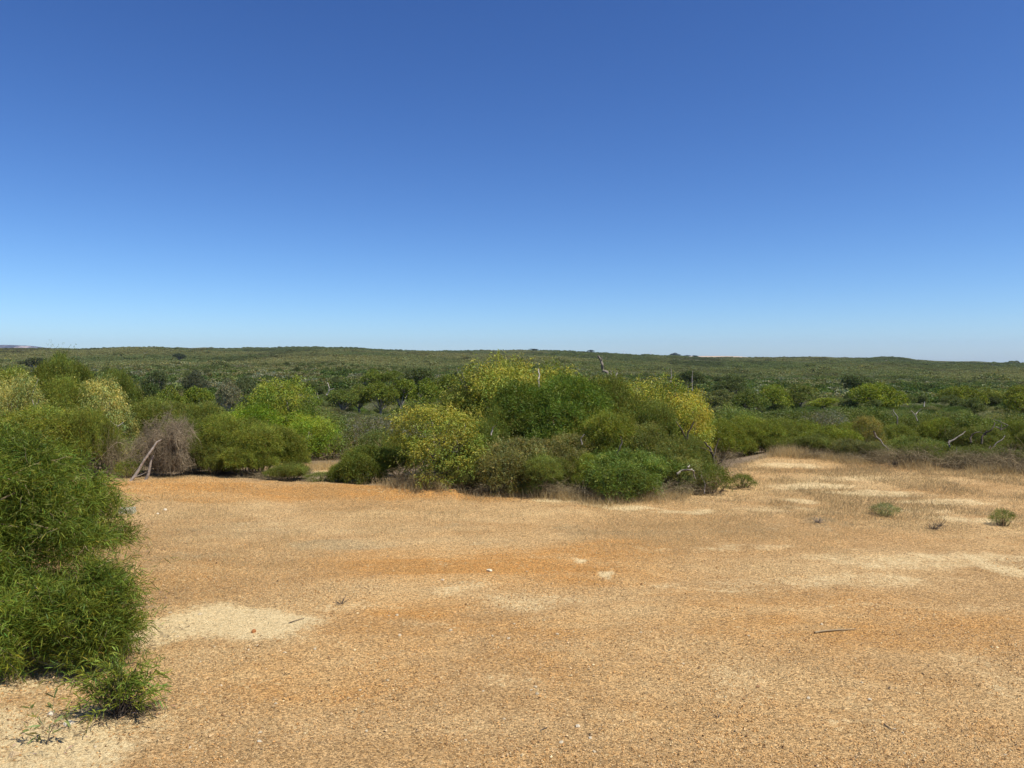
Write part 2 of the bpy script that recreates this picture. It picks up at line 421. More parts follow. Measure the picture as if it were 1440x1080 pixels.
    c = mix(rg, c, mix(mr(sc2, .54, .60), (.075, .08, .10), (.40, .33, .30)))
    L.new(c, d.inputs['Base Color'])
    hgt = mth('ADD', mth('MULTIPLY', vor.outputs['Distance'], -.5), mth('MULTIPLY', vf, .7))
    b = N.new('ShaderNodeBump'); b.inputs['Strength'].default_value = .8; b.inputs['Distance'].default_value = .03
    L.new(hgt, b.inputs['Height'])
    b2 = N.new('ShaderNodeBump'); b2.inputs['Strength'].default_value = .5; b2.inputs['Distance'].default_value = .06
    L.new(fin, b2.inputs['Height']); L.new(b.outputs[0], b2.inputs['Normal']); L.new(b2.outputs[0], d.inputs['Normal'])
    return m
build_ground()

# ------------------------------------------------------------------ gravel and dry grass (uncountable)
def gravel():
    n = 260000
    y = 4.2+ R.random(n)**1.5*15; x = R.uniform(-1, 1, n)*y*.82
    den = fbm(x*.9, y*.9, 90); keep = (R.random(n) < (sstep(.3, .62, den)*.85+.15)*(1-.75*sstep(9, 13, y)))
    ok = keep & (y < edge_of(x, y)); x, y = x[ok], y[ok]; n = len(x)
    pale = wsum(x, y, PALE[:2]); ok = R.random(n) > pale*.85; x, y = x[ok], y[ok]; n = len(x)
    cl = sstep(.5, .7, fbm(x*1.6+9, y*1.6, 95)); s = .0042+.009*R.random(n)**3+.013*R.random(n)*(R.random(n) < .02+.10*cl)
    s *= .66+y*.03
    z = height(x, y)+s*.4
    base = np.array([[1, 0, 0], [-.5, .87, 0], [-.5, -.87, 0], [.35, .2, .62], [-.2, .05, .7], [.1, -.4, .6]])
    a = R.uniform(0, 2*PI, n); ca, sa = np.cos(a), np.sin(a)
    b = base[None]*R.uniform(.6, 1.35, (n, 6, 3))
    bx = b[..., 0]*ca[:, None]-b[..., 1]*sa[:, None]; by = b[..., 0]*sa[:, None]+b[..., 1]*ca[:, None]
    V = np.stack([bx, by, b[..., 2]], -1)*s[:, None, None]+np.stack([x, y, z], -1)[:, None]
    f = np.array([[0, 1, 4], [0, 4, 3], [1, 2, 4], [2, 5, 4], [2, 0, 3], [2, 3, 5], [3, 4, 5]])
    Fc = (np.arange(n)[:, None, None]*6+f[None]).reshape(-1, 3)
    t = R.random(n); c = np.ones((n, 3))
    br = R.uniform(.62, 1.25, n)
    c = np.where((t < .45)[:, None], [1.0, .82, .62], c); c = np.where(((t > .45) & (t < .8))[:, None], [1, 1, 1.05], c)
    c = np.where((t > .94)[:, None], [1.2, 1.35, 1.5], c); c = np.where(((t > .78) & (t < .94))[:, None], [.6, .5, .44], c)
    c = c*br[:, None]
    me = mesh_np('gravel', V.reshape(-1, 3), Fc, [M_STONE], cols=np.repeat(c, 7, 0))
    tag(link('gravel', me), 'fine orange and tan gravel scattered over the bare clearing', 'gravel', kind='stuff')
gravel()
def blades(x, y, h, w, lean=.6, tintr=(.6, 1.25), hue=.08):
    n = len(x); z = height(x, y)-.005
    a = R.uniform(0, 2*PI, n); le = R.normal(0, lean, (n, 2))*h[:, None]
    s = np.stack([np.cos(a), np.sin(a)], 1)*w[:, None]*.5
    b = np.stack([x, y], 1)
    V = np.zeros((n, 3, 3)); V[:, 0, :2] = b-s; V[:, 1, :2] = b+s; V[:, 2, :2] = b+le
    V[:, 0, 2] = z; V[:, 1, 2] = z; V[:, 2, 2] = z+h
    br = R.uniform(*tintr, n); hh = R.normal(0, hue, n)
    return V.reshape(-1, 3), np.arange(n*3).reshape(n, 3), np.stack([br*(1+hh*.3), br, br*(1-hh)], 1)
def dry_grass():
    parts = []
    n = 520000     # stubble over the clearing
    y = 4.5+R.random(n)**.72*21; x = R.uniform(-1, 1, n)*y*.85
    e = edge_of(x, y); pale = wsum(x, y, PALE); ora = wsum(x, y, ORAN)
    den = fbm(x*.8+3, y*.5, 33)
    right = sstep(930, 1080, px_of(x, y))*sstep(760, 700, HZ+F*H/y) if False else sstep(.22, .36, x/y)*sstep(13, 15.5, y)
    band = np.exp(-((y-13.5)/2.8)**2)
    p = (.10+.9*sstep(.38, .62, den))*(.22+.7*band+.9*right)*(1-.85*np.clip(pale, 0, 1))*(1-.65*np.clip(ora, 0, 1))
    near = sstep(11, 6, y); p = p*(1-.8*near)
    left = sstep(-.28, -.4, x/y); p = p+left*.5*(1-np.clip(pale, 0, 1))
    ok = (R.random(n) < p) & (y < e+.6); x, y = x[ok], y[ok]; rt = right[ok]
    h = R.uniform(.02, .06, len(x))*(1+rt*1.0); w = .0022+.0003*y
    v, q, c = blades(x, y, h, w, .7); c = c*(1-.18*rt)[:, None]; parts.append((v, q, c, 0))
    # taller dead grass along the edge of the thicket
    n = 60000
    px = np.concatenate([R.uniform(560, 1010, n//2), R.uniform(1000, 1650, n//2)])
    e = np.interp(px, EDGE_PX, EDGE_D); y = e+R.normal(.1, .45, n); x = (px-720)/F*y
    k = fbm(x*1.2, y*1.2, 44); ok = R.random(n) < sstep(.4, .62, k)*.8; x, y = x[ok], y[ok]
    h = R.uniform(.05, .24, len(x))*(.5+fbm(x*2, y*2, 12)); w = np.full(len(x), .007)
    v, q, c = blades(x, y, h, w, .55, (.75, 1.35)); parts.append((v, q, c, 0))
    # straw tufts: (px, py, count, height)
    for px, py, m, hh in [(1120, 636, 900, .42), (1105, 640, 500, .35), (590, 672, 700, .35), (610, 680, 600, .3), (470, 652, 1800, .3), (445, 648, 1500, .25), (1180, 648, 600, .3), (560, 690, 500, .25), (1290, 655, 600, .3), (1400, 668, 600, .3), (780, 688, 500, .3), (850, 696, 500, .3)]:
        D = 23.4 if px in (470, 445) else float(np.interp(px, EDGE_PX, EDGE_D))+.2
        cx = (px-720)/F*D; x = cx+R.normal(0, .28, m)*(2 if px < 480 else 1); y = D+R.normal(0, .25, m)*(2 if px < 480 else 1)
        v, q, c = blades(x, y, R.uniform(.5, 1.1, m)*hh, np.full(m, .008), .35, (.8, 1.35)); parts.append((v, q, c, 0))
    V, Q, C, _ = join(parts)
    tag(link('dry_grass', mesh_np('dry_grass', V, Q, [M_GRASS], cols=C)), 'short dead tan grass and stubble across the clearing', 'grass', kind='stuff')
dry_grass()

# ------------------------------------------------------------------ shrub prototypes (mesh data; built once)
def acacia_mesh(seed, rx=1.5, ry=1.35, h=2.0, nspray=5200, nl=13, L=.085, W=.0125, nsub=34, seg=1, sub=.23, zlo=-.5, Ls=.2):
    g = np.random.default_rng(seed)
    lob = crown_lobes(rx, ry, h, min(rx, h)*sub, g, nbig=4, zmin=zlo, flat=.72)
    P, Nn = lobes_surface(lob, nspray, g, zmin=-.5)
    A = norm(Nn*.8+g.normal(0, .4, Nn.shape)+np.array([0, 0, .6]))
    V, Q, c = sprays(P-Nn*.1, A, Ls*g.uniform(.5, 1.3, len(P))*(1+1.7*(g.random(len(P)) < .035)), nl, L, W, ang=.95, droop=.12, seg=seg, tint=(.5, 1.4), tw=.2, rng=g)
    # pale new growth on a few sprays
    return V, Q, c, lob
def mk_acacia(seed, **k):
    V, Q, c, lob = acacia_mesh(seed, **k)
    g = np.random.default_rng(seed+1)
    fol = mesh_np('foliage', V, Q, [M_LEAF], cols=c)
    tips = [l[:3] for l in lob[:-1]]; g.shuffle(tips)
    st = branches((0, 0, -.15), tips[:14], .035, g, fork=.3)
    v, q, cc = tubes(st, 4, (.6, 1.1), g)
    stem = mesh_np('stem', v, q, [M_TWIG], cols=cc)
    return fol, stem
def mk_broad(seed, rx=1.1, ry=1.0, h=2.3, nspray=2300, nl=10, L=.075, W=.022, sub=.22, nsub=30, Ls=.2, zlo=-.7, droop=.35):
    """broader, drooping leaves in open bunches"""
    g = np.random.default_rng(seed)
    lob = crown_lobes(rx, ry, h, rx*sub, g, nbig=5, zmin=zlo, flat=.95, per=11, inner=.9)
    P, Nn = lobes_surface(lob, nspray, g, zmin=-.7, shell=(.6, 1.02))
    A = norm(Nn*.7+g.normal(0, .5, Nn.shape)+np.array([0, 0, .45]))
    V, Q, c = sprays(P-Nn*.08, A, Ls*g.uniform(.6, 1.3, len(P))*(1+1.6*(g.random(len(P)) < .04)), nl, L, W, ang=1.0, droop=droop, tint=(.78, 1.14), tw=.15, rng=g, hue=.08)
    vc = V.reshape(-1, 4, 3)[:, 0]; k = vnoise((vc[:, 0]+vc[:, 2])*1.9+20, (vc[:, 1]-vc[:, 2])*1.9+20, 5)+g.normal(0, .13, len(vc)); k = sstep(.25, .75, k)[:, None]; c = c*(np.array([.66, .82, .8])*(1-k)+np.array([1.12, 1.04, 1.0])*k)
    fol = mesh_np('foliage', V, Q, [M_LEAF], cols=c)
    tips = [l[:3] for l in lob[:-1]]; g.shuffle(tips)
    v, q, cc = tubes(branches((0, 0, -.15), tips[:16], .032, g, fork=.3), 4, (.7, 1.2), g)
    return fol, mesh_np('stem', v, q, [M_BARK], cols=cc)
def twig_mesh(seed, rx=.9, ry=.8, h=1.5, n=1500, hang=.5, rad=.004, m=None):
    """a tangle of bare dead twigs round a few collapsed limbs"""
    g = np.random.default_rng(seed); lines = []; nodes = []
    for i in range(26):
        a = g.uniform(0, 6.28); c = np.array([math.cos(a)*rx*g.uniform(.1, .5), math.sin(a)*ry*g.uniform(.1, .5), g.uniform(0, .1)*h])
        e = np.array([c[0]+g.normal(0, rx*.45), c[1]+g.normal(0, ry*.45), h*g.uniform(.35, 1)])
        p = wiggle(c, e, 9, .09, g, sag=-.12); lines.append((p, np.linspace(rad*2.6, rad*.9, 9))); nodes += list(p[2:])
        q = e+np.array([(e[0])*g.uniform(.2, .7)+g.normal(0, .1), (e[1])*g.uniform(.2, .7)+g.normal(0, .1), -e[2]*g.uniform(.2, .9)*min(1, hang+.25)])
        q[2] = max(q[2], .03); p = wiggle(e, q, 8, .1, g, sag=-.15); lines.append((p, np.linspace(rad*1.2, rad*.5, 8))); nodes += list(p)
    nodes = np.array(nodes); nodes[:, 0] = nodes[:, 0].clip(-rx, rx); nodes[:, 1] = nodes[:, 1].clip(-ry, ry)
    for i in range(n):
        c = nodes[g.integers(len(nodes))]+g.normal(0, .05, 3); c[2] = abs(c[2])+.01
        o = norm(g.normal(0, 1, 3)+np.array([c[0]*.5, c[1]*.5, -hang*g.uniform(0, 1.4)]))
        q = c+o*g.uniform(.08, .38); q[2] = max(q[2], .01)
        lines.append((wiggle(c, q, 4, .16, g), np.linspace(rad*g.uniform(.5, 1.1), rad*.3, 4)))
    v, q, c = tubes(lines, 3, (.45, 1.35), g)
    return mesh_np('twigs', v, q, [m or M_BRUSH], cols=c)
def mk_tree(seed, rx=2.2, ry=2.0, h=4.6, n=1900, sub=.27, nsub=26, leafL=.17, leafW=.085, lift=.62, nl=5):
    g = np.random.default_rng(seed)
    lob = []
    for i in range(6):
        a = g.uniform(0, 6.28); r = np.array([rx*g.uniform(.35, .5), ry*g.uniform(.35, .5), h*(1-lift)*g.uniform(.35, .6)])
        c = (math.cos(a)*(rx-r[0])*(i > 0), math.sin(a)*(ry-r[1])*(i > 0), h*lift+h*(1-lift)*(g.uniform(-.35, .3) if i else .42))
        lob += sublobes(c, r, 9, rx*sub*.8, g, zmin=-.4, flat=.7, inner=.92)[:-1]
    P, Nn = lobes_surface(lob, n, g, zmin=-.35, shell=(.55, 1.03), keep=.7)
    A = norm(Nn+g.normal(0, .35, Nn.shape)+np.array([0, 0, .3]))
    V, Q, c = sprays(P-Nn*.06, A, .13, nl, leafL, leafW, ang=1.1, droop=.15, tint=(.6, 1.3), tw=.1, rng=g, hue=.07, spread=.05)
    crown = mesh_np('crown', V, Q, [M_LEAF], cols=c)
    tips = [l[:3] for l in lob]; g.shuffle(tips)
    top = np.array([g.normal(0, .15), g.normal(0, .15), h*.28])
    L = [(wiggle((0, 0, -.4), top, 5, .04, g), np.linspace(.17, .13, 5))]+branches(top, tips[:13], .075, g, fork=.3)
    v, q, cc = tubes(L, 6, (.8, 1.2), g)
    return crown, mesh_np('trunk', v, q, [M_BARK], cols=cc)
def mk_heath(seed, rx=1.3, ry=1.2, h=1.5, n=1700, L=.085, W=.022, nl=8, twigs=60, sub=.3):
    """one mesh: foliage over grey stems, for shrubs some way off"""
    g = np.random.default_rng(seed)
    lob = crown_lobes(rx, ry, h, rx*sub*.75, g, nbig=3, zmin=-.3, flat=.7, per=9)
    P, Nn = lobes_surface(lob, n, g, zmin=-.3)
    A = norm(Nn+g.normal(0, .35, Nn.shape)+np.array([0, 0, .5]))
    a = sprays(P-Nn*.1, A, .24, nl, L, W, ang=.8, droop=.15, tint=(.6, 1.3), tw=.15, rng=g, hue=.08, spread=.04)
    tips = [np.array(l[:3])*[1, 1, .8] for l in lob[:-1]]; g.shuffle(tips)
    ln = branches((0, 0, -.3), tips[:9], .03, g, fork=.4)
    for i in range(twigs):
        an = g.uniform(0, 2*PI); b = np.array([math.cos(an)*rx*.8, math.sin(an)*ry*.8, g.uniform(0, h*.5)])
        ln.append((wiggle(b, b+g.normal(0, .2, 3)+[0, 0, .12], 3, .1, g), (.008, .007, .004)))
    t = tubes(ln, 3, (.7, 1.2), g)
    V, Q, C, Mi = join([(*a, 0), (*t, 1)])
    return mesh_np('heath_shrub', V, Q, [M_LEAF, M_TWIG], cols=C, midx=Mi)
def mk_far(seed, rx=1.4, h=1.5, n=150, L=.36, W=.26):
    g = np.random.default_rng(seed)
    lob = sublobes((0, 0, h*.5), (rx, rx, h*.46), 9, rx*.4, g, zmin=-.2, flat=.75)
    P, Nn = lobes_surface(lob, n, g, zmin=-.3)
    V, Q, c = sprays(P-Nn*.1, norm(Nn+[0, 0, .3]), .3, 4, L, W, ang=1.1, droop=.1, tint=(.8, 1.15), tw=.1, rng=g, hue=.07, spread=.06)
    return mesh_np('far_shrub', V, Q, [M_LEAF], cols=c)

AC = [mk_acacia(100+i, rx=1.5, ry=1.3, h=[2.0, 2.1, 1.9][i]) for i in range(3)]
ACL = [mk_acacia(120+i, rx=1.5, ry=1.2, h=1.0, nspray=3600, sub=.22) for i in range(2)]
ACS = [mk_acacia(130+i, rx=.42, ry=.38, h=.5, nspray=620, nl=10, L=.065, W=.010, sub=.34, Ls=.12) for i in range(3)]
BR = [mk_broad(200+i) for i in range(3)]
M_DEAD = tint_mat('grey_dead_wood', (.29, .23, .145)); M_BRUSH = tint_mat('brown_dead_wood', (.27, .215, .12))
TW = [twig_mesh(300+i, h=1.6, hang=.55, n=4200, rad=.0046, m=M_DEAD) for i in range(2)]
TWL = [twig_mesh(310+i, rx=.95, ry=.6, h=.5, n=1300, hang=.2, rad=.0032) for i in range(3)]
TR = [mk_tree(400+i, h=[4.6, 4.2, 5.0][i], rx=[2.3, 2.0, 2.1][i]) for i in range(3)]
TRR = mk_tree(420, rx=2.7, ry=2.3, h=4.3, n=2600, lift=.5, nsub=34)
HE = [mk_heath(500+i) for i in range(4)]
HG = [mk_heath(510+i, h=1.3, n=700, W=.015, twigs=260) for i in range(2)]

GREEN = (.18, .20, .032); DGREEN = (.135, .16, .028); YEL = (.27, .268, .05); YEL2 = (.34, .31, .055)
LIME = (.205, .235, .035); OLIVE = (.15, .165, .04); GREY = (.15, .17, .095); BROWN = (.20, .15, .06)
HGREEN = (.155, .172, .034); TREEC = (.085, .125, .025)
SIZE = {}
def bounds(me):
    if me.name not in SIZE:
        a = np.empty(len(me.vertices)*3, np.float32); me.vertices.foreach_get('co', a); a = a.reshape(-1, 3)
        lo, hi = np.percentile(a, [.6, 99.5], axis=0); SIZE[me.name] = (hi-lo, lo, hi)
    return SIZE[me.name]
def shrub(kind, pair, px, ytop, wpx, D, color, label, cat='shrub', group=None, rot=None, ybase=None, depth=1.0, extra=None, parts=('foliage', 'stem')):
    """place a shrub so that it is as wide and as tall as the one standing there"""
    x = (px-720)/F*D; z = gz(x, D)
    top = H-D*(ytop-HZ)/F if True else 0
    if ybase is not None: z = H-D*(ybase-HZ)/F
    w = wpx*D/F
    if pair in AC:
        if w < 1.05 and top-z < .8: pair = ACS[int(px) % 3]
        elif (top-z)/w < .5: pair = ACL[int(px) % 2]
    sz, lo, hi = bounds(pair[0])
    sx = w/sz[0]; s_z = max(.15, (top-z)/hi[2])
    e = bpy.data.objects.new(kind, None); col.objects.link(e)
    e.location = (x, D, z); e.scale = (sx, sx*depth, s_z)
    r = R.uniform(-.5, .5) if rot is None else rot
    if random.random() < .5: r += PI
    e.rotation_euler = (0, 0, r)
    tag(e, label, cat, group)
    for nm, me in zip(parts, pair):
        link(nm, me, e, color=color)
    return e

# --- the thicket, shrub by shrub
S = shrub; A0, A1, A2 = AC; B0, B1, B2 = BR
LG = 'shrubs crowding the left edge of the clearing'; CG = 'shrubs of the thicket in the middle'; RG = 'green shrubs lining the right edge of the clearing'
S('acacia_shrub', A0, 85, 500, 92, 28, DGREEN, 'dark green domed shrub rising highest on the far left, against the hills', group=LG)
S('acacia_shrub', A1, 20, 520, 120, 27, GREEN, 'green shrub at the left picture edge behind the yellow-grey shrub', group=LG)
S('acacia_shrub', A2, 165, 521, 75, 27, DGREEN, 'dark green shrub just behind the speckled yellow-grey shrub on the left', group=LG)
S('acacia_shrub', A1, 90, 532, 90, 24.5, GREEN, 'mid green shrub between the two yellow-grey speckled shrubs', group=LG)
S('broadleaf_shrub', B0, 22, 528, 92, 22.5, (.34, .325, .10), 'speckled yellow-grey shrub leftmost in the picture', group=LG)
S('broadleaf_shrub', B1, 143, 530, 86, 21.5, (.34, .325, .10), 'speckled yellow-grey shrub above the dark hollow, left of the dead brush', group=LG)
S('acacia_shrub', A0, 60, 572, 190, 20, GREEN, 'green shrub behind the big foreground acacia on the far left', group=LG)
S('acacia_shrub', A2, 128, 576, 78, 19.6, GREEN, 'green shrub overhanging the dark hollow beside the dead brush', group=LG, ybase=None)
S('acacia_shrub', A1, 178, 645, 40, 18.9, GREEN, 'small green bush in the hollow at the foot of the leaning pale trunk', group=LG)
S('acacia_shrub', A0, 215, 560, 120, 24, HGREEN, 'low green shrub showing over the top of the dead brush', group=LG)
S('acacia_shrub', A2, 280, 568, 100, 22.5, HGREEN, 'green shrub behind the dead brush to its right', group=LG)
S('acacia_shrub', A1, 312, 583, 105, 20.3, GREEN, 'rounded green shrub immediately right of the dead brush', group=LG)
S('acacia_shrub', A0, 366, 596, 110, 20.0, GREEN, 'green shrub with a dark base, second right of the dead brush', group=LG)
S('acacia_shrub', A2, 345, 625, 88, 19.4, GREEN, 'low round green shrub spilling onto the orange earth lip', group=LG)
S('broadleaf_shrub', B2, 385, 533, 108, 25.5, LIME, 'bright lime green shrub highest between the dead brush and yellow thicket', group=LG)
S('broadleaf_shrub', B0, 428, 583, 98, 24.6, (.21, .26, .03), 'bright olive green shrub behind the straw-coloured hollow', group=LG)
S('broadleaf_shrub', B1, 345, 570, 90, 24, (.17, .24, .02), 'yellow-green shrub below the lime green one', group=LG)
S('acacia_shrub', A1, 408, 652, 62, 18.7, HGREEN, 'low dark green shrub in front of the straw-coloured hollow', group=LG)
S('acacia_shrub', A0, 452, 664, 52, 18.4, DGREEN, 'lowest dark green mat on the lip below the straw-coloured hollow', group=LG)
S('acacia_shrub', A0, 486, 652, 62, 18.5, DGREEN, 'small dark green shrub right of the low mat on the lip', group=LG)
S('acacia_shrub', A1, 300, 612, 70, 19.6, HGREEN, 'small green shrub filling the gap beside the dead brush', group=LG)
S('acacia_shrub', A2, 262, 590, 70, 21, DGREEN, 'dark green shrub directly behind the right shoulder of the dead brush', group=LG)
S('acacia_shrub', A0, 402, 612, 70, 20.5, GREEN, 'green shrub between the dark-based shrub and the hollow', group=LG)
S('acacia_shrub', A2, 520, 628, 105, 18.6, DGREEN, 'dark green shrub at the left foot of the yellow-green thicket', group=LG)
S('acacia_shrub', A1, 560, 612, 80, 20.2, HGREEN, 'dark green shrub tucked behind the leftmost yellow-green bush', group=LG)
# centre
S('broadleaf_shrub', B1, 618, 566, 132, 17.9, YEL, 'leftmost yellow-green bush of the thicket, with bare yellow stems below', group=CG)
S('broadleaf_shrub', B0, 690, 513, 140, 20.5, YEL, 'tall yellow-green bush left of the big green dome', group=CG)
S('broadleaf_shrub', B2, 728, 503, 110, 21.5, (.28, .28, .05), 'tallest yellow-green bush, its top reaching the hills', group=CG)
S('broadleaf_shrub', B1, 790, 512, 110, 22.5, YEL, 'yellow-green bush whose crown shows over the green dome', group=CG)
S('acacia_shrub', A0, 655, 540, 90, 21, HGREEN, 'green shrub squeezed between the two yellow-green bushes', group=CG)
S('acacia_shrub', A1, 795, 530, 200, 19.2, (.125, .175, .028), 'big green domed acacia in the middle of the thicket', group=CG, depth=.7)
S('acacia_shrub', A2, 852, 529, 120, 20.1, HGREEN, 'green shrub behind the big dome, below the grey dead snag', group=CG)
S('broadleaf_shrub', B0, 915, 532, 130, 20.6, YEL, 'yellow-green bush right of the dead snag', group=CG)
S('broadleaf_shrub', B2, 962, 552, 92, 19.3, YEL2, 'brightest yellow bush at the right end of the thicket', group=CG)
S('acacia_shrub', A0, 845, 575, 130, 18.6, GREEN, 'green shrub spreading below the big dome to its right', group=CG)
S('acacia_shrub', A2, 730, 618, 150, 17.7, (.21, .20, .065), 'olive brown-green low shrub below the big dome', group=CG)
S('acacia_shrub', A1, 800, 612, 120, 17.9, (.20, .185, .06), 'dull green low shrub with dry undergrowth in the thicket centre', group=CG)
S('acacia_shrub', A2, 905, 597, 120, 18.2, (.17, .18, .045), 'olive green shrub in front of the yellow bushes on the right', group=CG)
S('acacia_shrub', A0, 880, 634, 165, 17.0, (.15, .20, .04), 'broad dark green shrub at the front right foot of the thicket', group=CG)
S('acacia_shrub', A1, 825, 640, 62, 17.2, LIME, 'small feathery lime green shrub at the front of the thicket', group=CG)
S('broadleaf_shrub', B1, 960, 640, 70, 17.6, (.20, .21, .06), 'thin half-bare bush with crooked branches beside the dark green shrub', group=CG)
S('acacia_shrub', A2, 745, 676, 42, 16.95, (.15, .24, .03), 'small bright green bush low on the front edge of the thicket', group=CG)
S('acacia_shrub', A1, 1003, 650, 56, 17.3, DGREEN, 'small dark green shrub under the sparse little tree', group=CG)
S('acacia_shrub', A0, 1046, 666, 40, 17.9, DGREEN, 'isolated small green bush just right of the thicket', cat='bush', group='single green bushes dotted on the dry grass')
S('broadleaf_shrub', ACS[1], 1247, 707, 38, 14.7, (.24, .25, .11), 'isolated grey-green bush near the middle of the dry grass', cat='bush', group='single green bushes dotted on the dry grass')
S('acacia_shrub', A2, 1413, 716, 34, 14.0, (.19, .22, .06), 'isolated green bush near the right picture edge', cat='bush', group='single green bushes dotted on the dry grass')
S('acacia_shrub', A2, 680, 590, 90, 18.9, (.15, .18, .035), 'green shrub filling the gap right of the leftmost yellow-green bush', group=CG)
S('acacia_shrub', A1, 655, 632, 80, 17.7, (.17, .18, .045), 'dull green low shrub right below the leftmost yellow-green bush', group=CG)
S('acacia_shrub', A0, 965, 612, 70, 18.4, (.17, .19, .045), 'green shrub under the brightest yellow bush', group=CG)
S('acacia_shrub', A1, 712, 560, 90, 19.6, (.16, .19, .035), 'green shrub under the tall yellow-green bush, left of the big dome', group=CG)
S('acacia_shrub', A2, 925, 566, 90, 19.0, (.17, .195, .04), 'green shrub between the snag bush and the brightest yellow bush', group=CG)
S('acacia_shrub', A0, 762, 640, 90, 17.1, (.165, .19, .04), 'green low shrub at the centre foot of the thicket', group=CG)
S('acacia_shrub', A1, 232, 612, 70, 20.6, HGREEN, 'green shrub closing in behind the dead brush', group=LG)
# right edge: a row of rounded green shrubs
for i, (px, yt, w, D, c, lab) in enumerate([
  (1010, 590, 90, 24.5, GREEN, 'green shrub just behind the right end of the yellow thicket'),
  (1052, 586, 95, 25.5, GREEN, 'green shrub with grey stems, first behind the isolated small bush'),
  (1092, 590, 85, 26.5, HGREEN, 'green shrub behind the pale straw tuft on the right'),
  (1085, 612, 70, 24.8, HGREEN, 'low green shrub right behind the pale straw tuft'),
  (1130, 592, 90, 27, GREEN, 'mid green shrub second behind the pale straw tuft'),
  (1165, 600, 88, 25.2, GREEN, 'green shrub over the dark gap in the right-hand brush'),
  (1205, 594, 80, 27, GREEN, 'green shrub left of the half-dead orange bush'),
  (1262, 598, 80, 27, HGREEN, 'green shrub right of the half-dead orange bush'),
  (1290, 615, 90, 23.6, (.165, .19, .045), 'light green low shrub above the brown brush on the right'),
  (1325, 588, 72, 28, GREEN, 'smooth rounded green dome behind the fallen grey branch'),
  (1385, 600, 90, 26, OLIVE, 'olive shrub among the leaning dead branches at right'),
  (1430, 592, 70, 27, HGREEN, 'green shrub at the right picture edge above the dead branches'),
  (1475, 600, 90, 25, HGREEN, 'green shrub cut by the right picture edge'),
  (1250, 625, 70, 23.8, HGREEN, 'small green shrub at the foot of the half-dead orange bush'),
  (1150, 612, 62, 24.0, OLIVE, 'small olive bush in front of the dark gap in the right-hand brush'),
  (1196, 618, 60, 23.3, (.17, .17, .06), 'dull olive bush left below the half-dead orange bush'),
  (1232, 622, 50, 23.0, (.17, .17, .06), 'dull olive bush right below the half-dead orange bush'),
  (1296, 624, 60, 21.6, OLIVE, 'dull green bush standing in the brown brush on the right'),
  (1350, 634, 50, 21.0, (.18, .17, .07), 'brownish olive bush in the brushwood below the fallen grey branch'),
  (1410, 630, 60, 20.9, OLIVE, 'olive bush under the dark slanting sticks at right'),
  (1110, 616, 50, 25.0, HGREEN, 'round green bush behind the pale straw tuft, to its left'),
  (1370, 628, 60, 23, OLIVE, 'small olive shrub behind the grey brushwood')]):
    S('rounded_shrub', AC[i % 3], px, yt, w, D, c, lab, group=RG)
S('dying_bush', B1, 1224, 584, 42, 25.6, (.25, .21, .06), 'half-dead orange and yellow leaning bush among green shrubs on the right')

# --- the left foreground acacia and its neighbours (near: bent two-part leaves)
def near_bush(name, lobes, label, nspray, L, W, color, stems, seed, cat='bush', Ls=.3, nl=13, group=None, tipdark=1):
    g = np.random.default_rng(seed)
    base = np.mean([l[:2] for l in lobes], 0); z = gz(*base)
    allb = []
    for l in lobes:
        r = np.array(l[3:]); c = np.array(l[:3])-[base[0], base[1], z]
        allb += sublobes(c, r, max(12, int(30*r[0]**.7)), min(.27, r.min()*.28), g, zmin=-.6, flat=.7, inner=.93)
    P, Nn = lobes_surface(allb, nspray, g, zmin=-.6, shell=(.72, 1.03), keep=.78)
    lb = np.array(lobes)[g.integers(0, len(lobes), nspray//7)]; q_ = norm(g.normal(size=(len(lb), 3)))*g.uniform(.2, .75, (len(lb), 1)); Pi = lb[:, :3]-[base[0], base[1], z]+q_*lb[:, 3:]
    ok = Pi[:, 2] > .05; P = np.concatenate([P, Pi[ok]]); Nn = np.concatenate([Nn, norm(q_)[ok]])
    A = norm(Nn*.75+g.normal(0, .5, Nn.shape)+np.array([0, 0, .55]))
    V, Q, c = sprays(P-Nn*.16, A, Ls*g.uniform(.5, 1.3, len(P))*(1+1.0*(g.random(len(P)) < .05)), nl, L, W, ang=1.05, droop=.12, seg=2, tint=(.45, 1.4), tw=.22, rng=g, hue=.13)
    # a few dead straw-coloured leaves
    e = bpy.data.objects.new(name, None); col.objects.link(e); e.location = (base[0], base[1], z)
    tag(e, label, cat, group)
    link('foliage', mesh_np('near_foliage', V, Q, [M_LEAF], cols=c), e, color=color)
    tips = [b[:3] for b in allb if b[3] < .5]; g.shuffle(tips)
    lines = []
    for s in stems: lines += branches((s[0]-base[0], s[1]-base[1], -.1), tips[:s[3]], s[2], g, k=7, fork=.3); g.shuffle(tips)
    # bare inner twigs poking through
    for i in range(len(P)//22):
        p = P[i*22 % len(P)]-Nn[i*22 % len(P)]*.12; d = norm(Nn[i*22 % len(P)]+g.normal(0, .6, 3))
        lines.append((wiggle(p, p+d*g.uniform(.12, .3), 4, .12, g), np.linspace(.004, .0015, 4)))
    v, q, cc = tubes(lines, 4, (.7, 1.3), g)
    link('stem', mesh_np('near_stem', v, q, [M_TWIG], cols=cc), e)
    return e
NEARC = (.125, .16, .021)
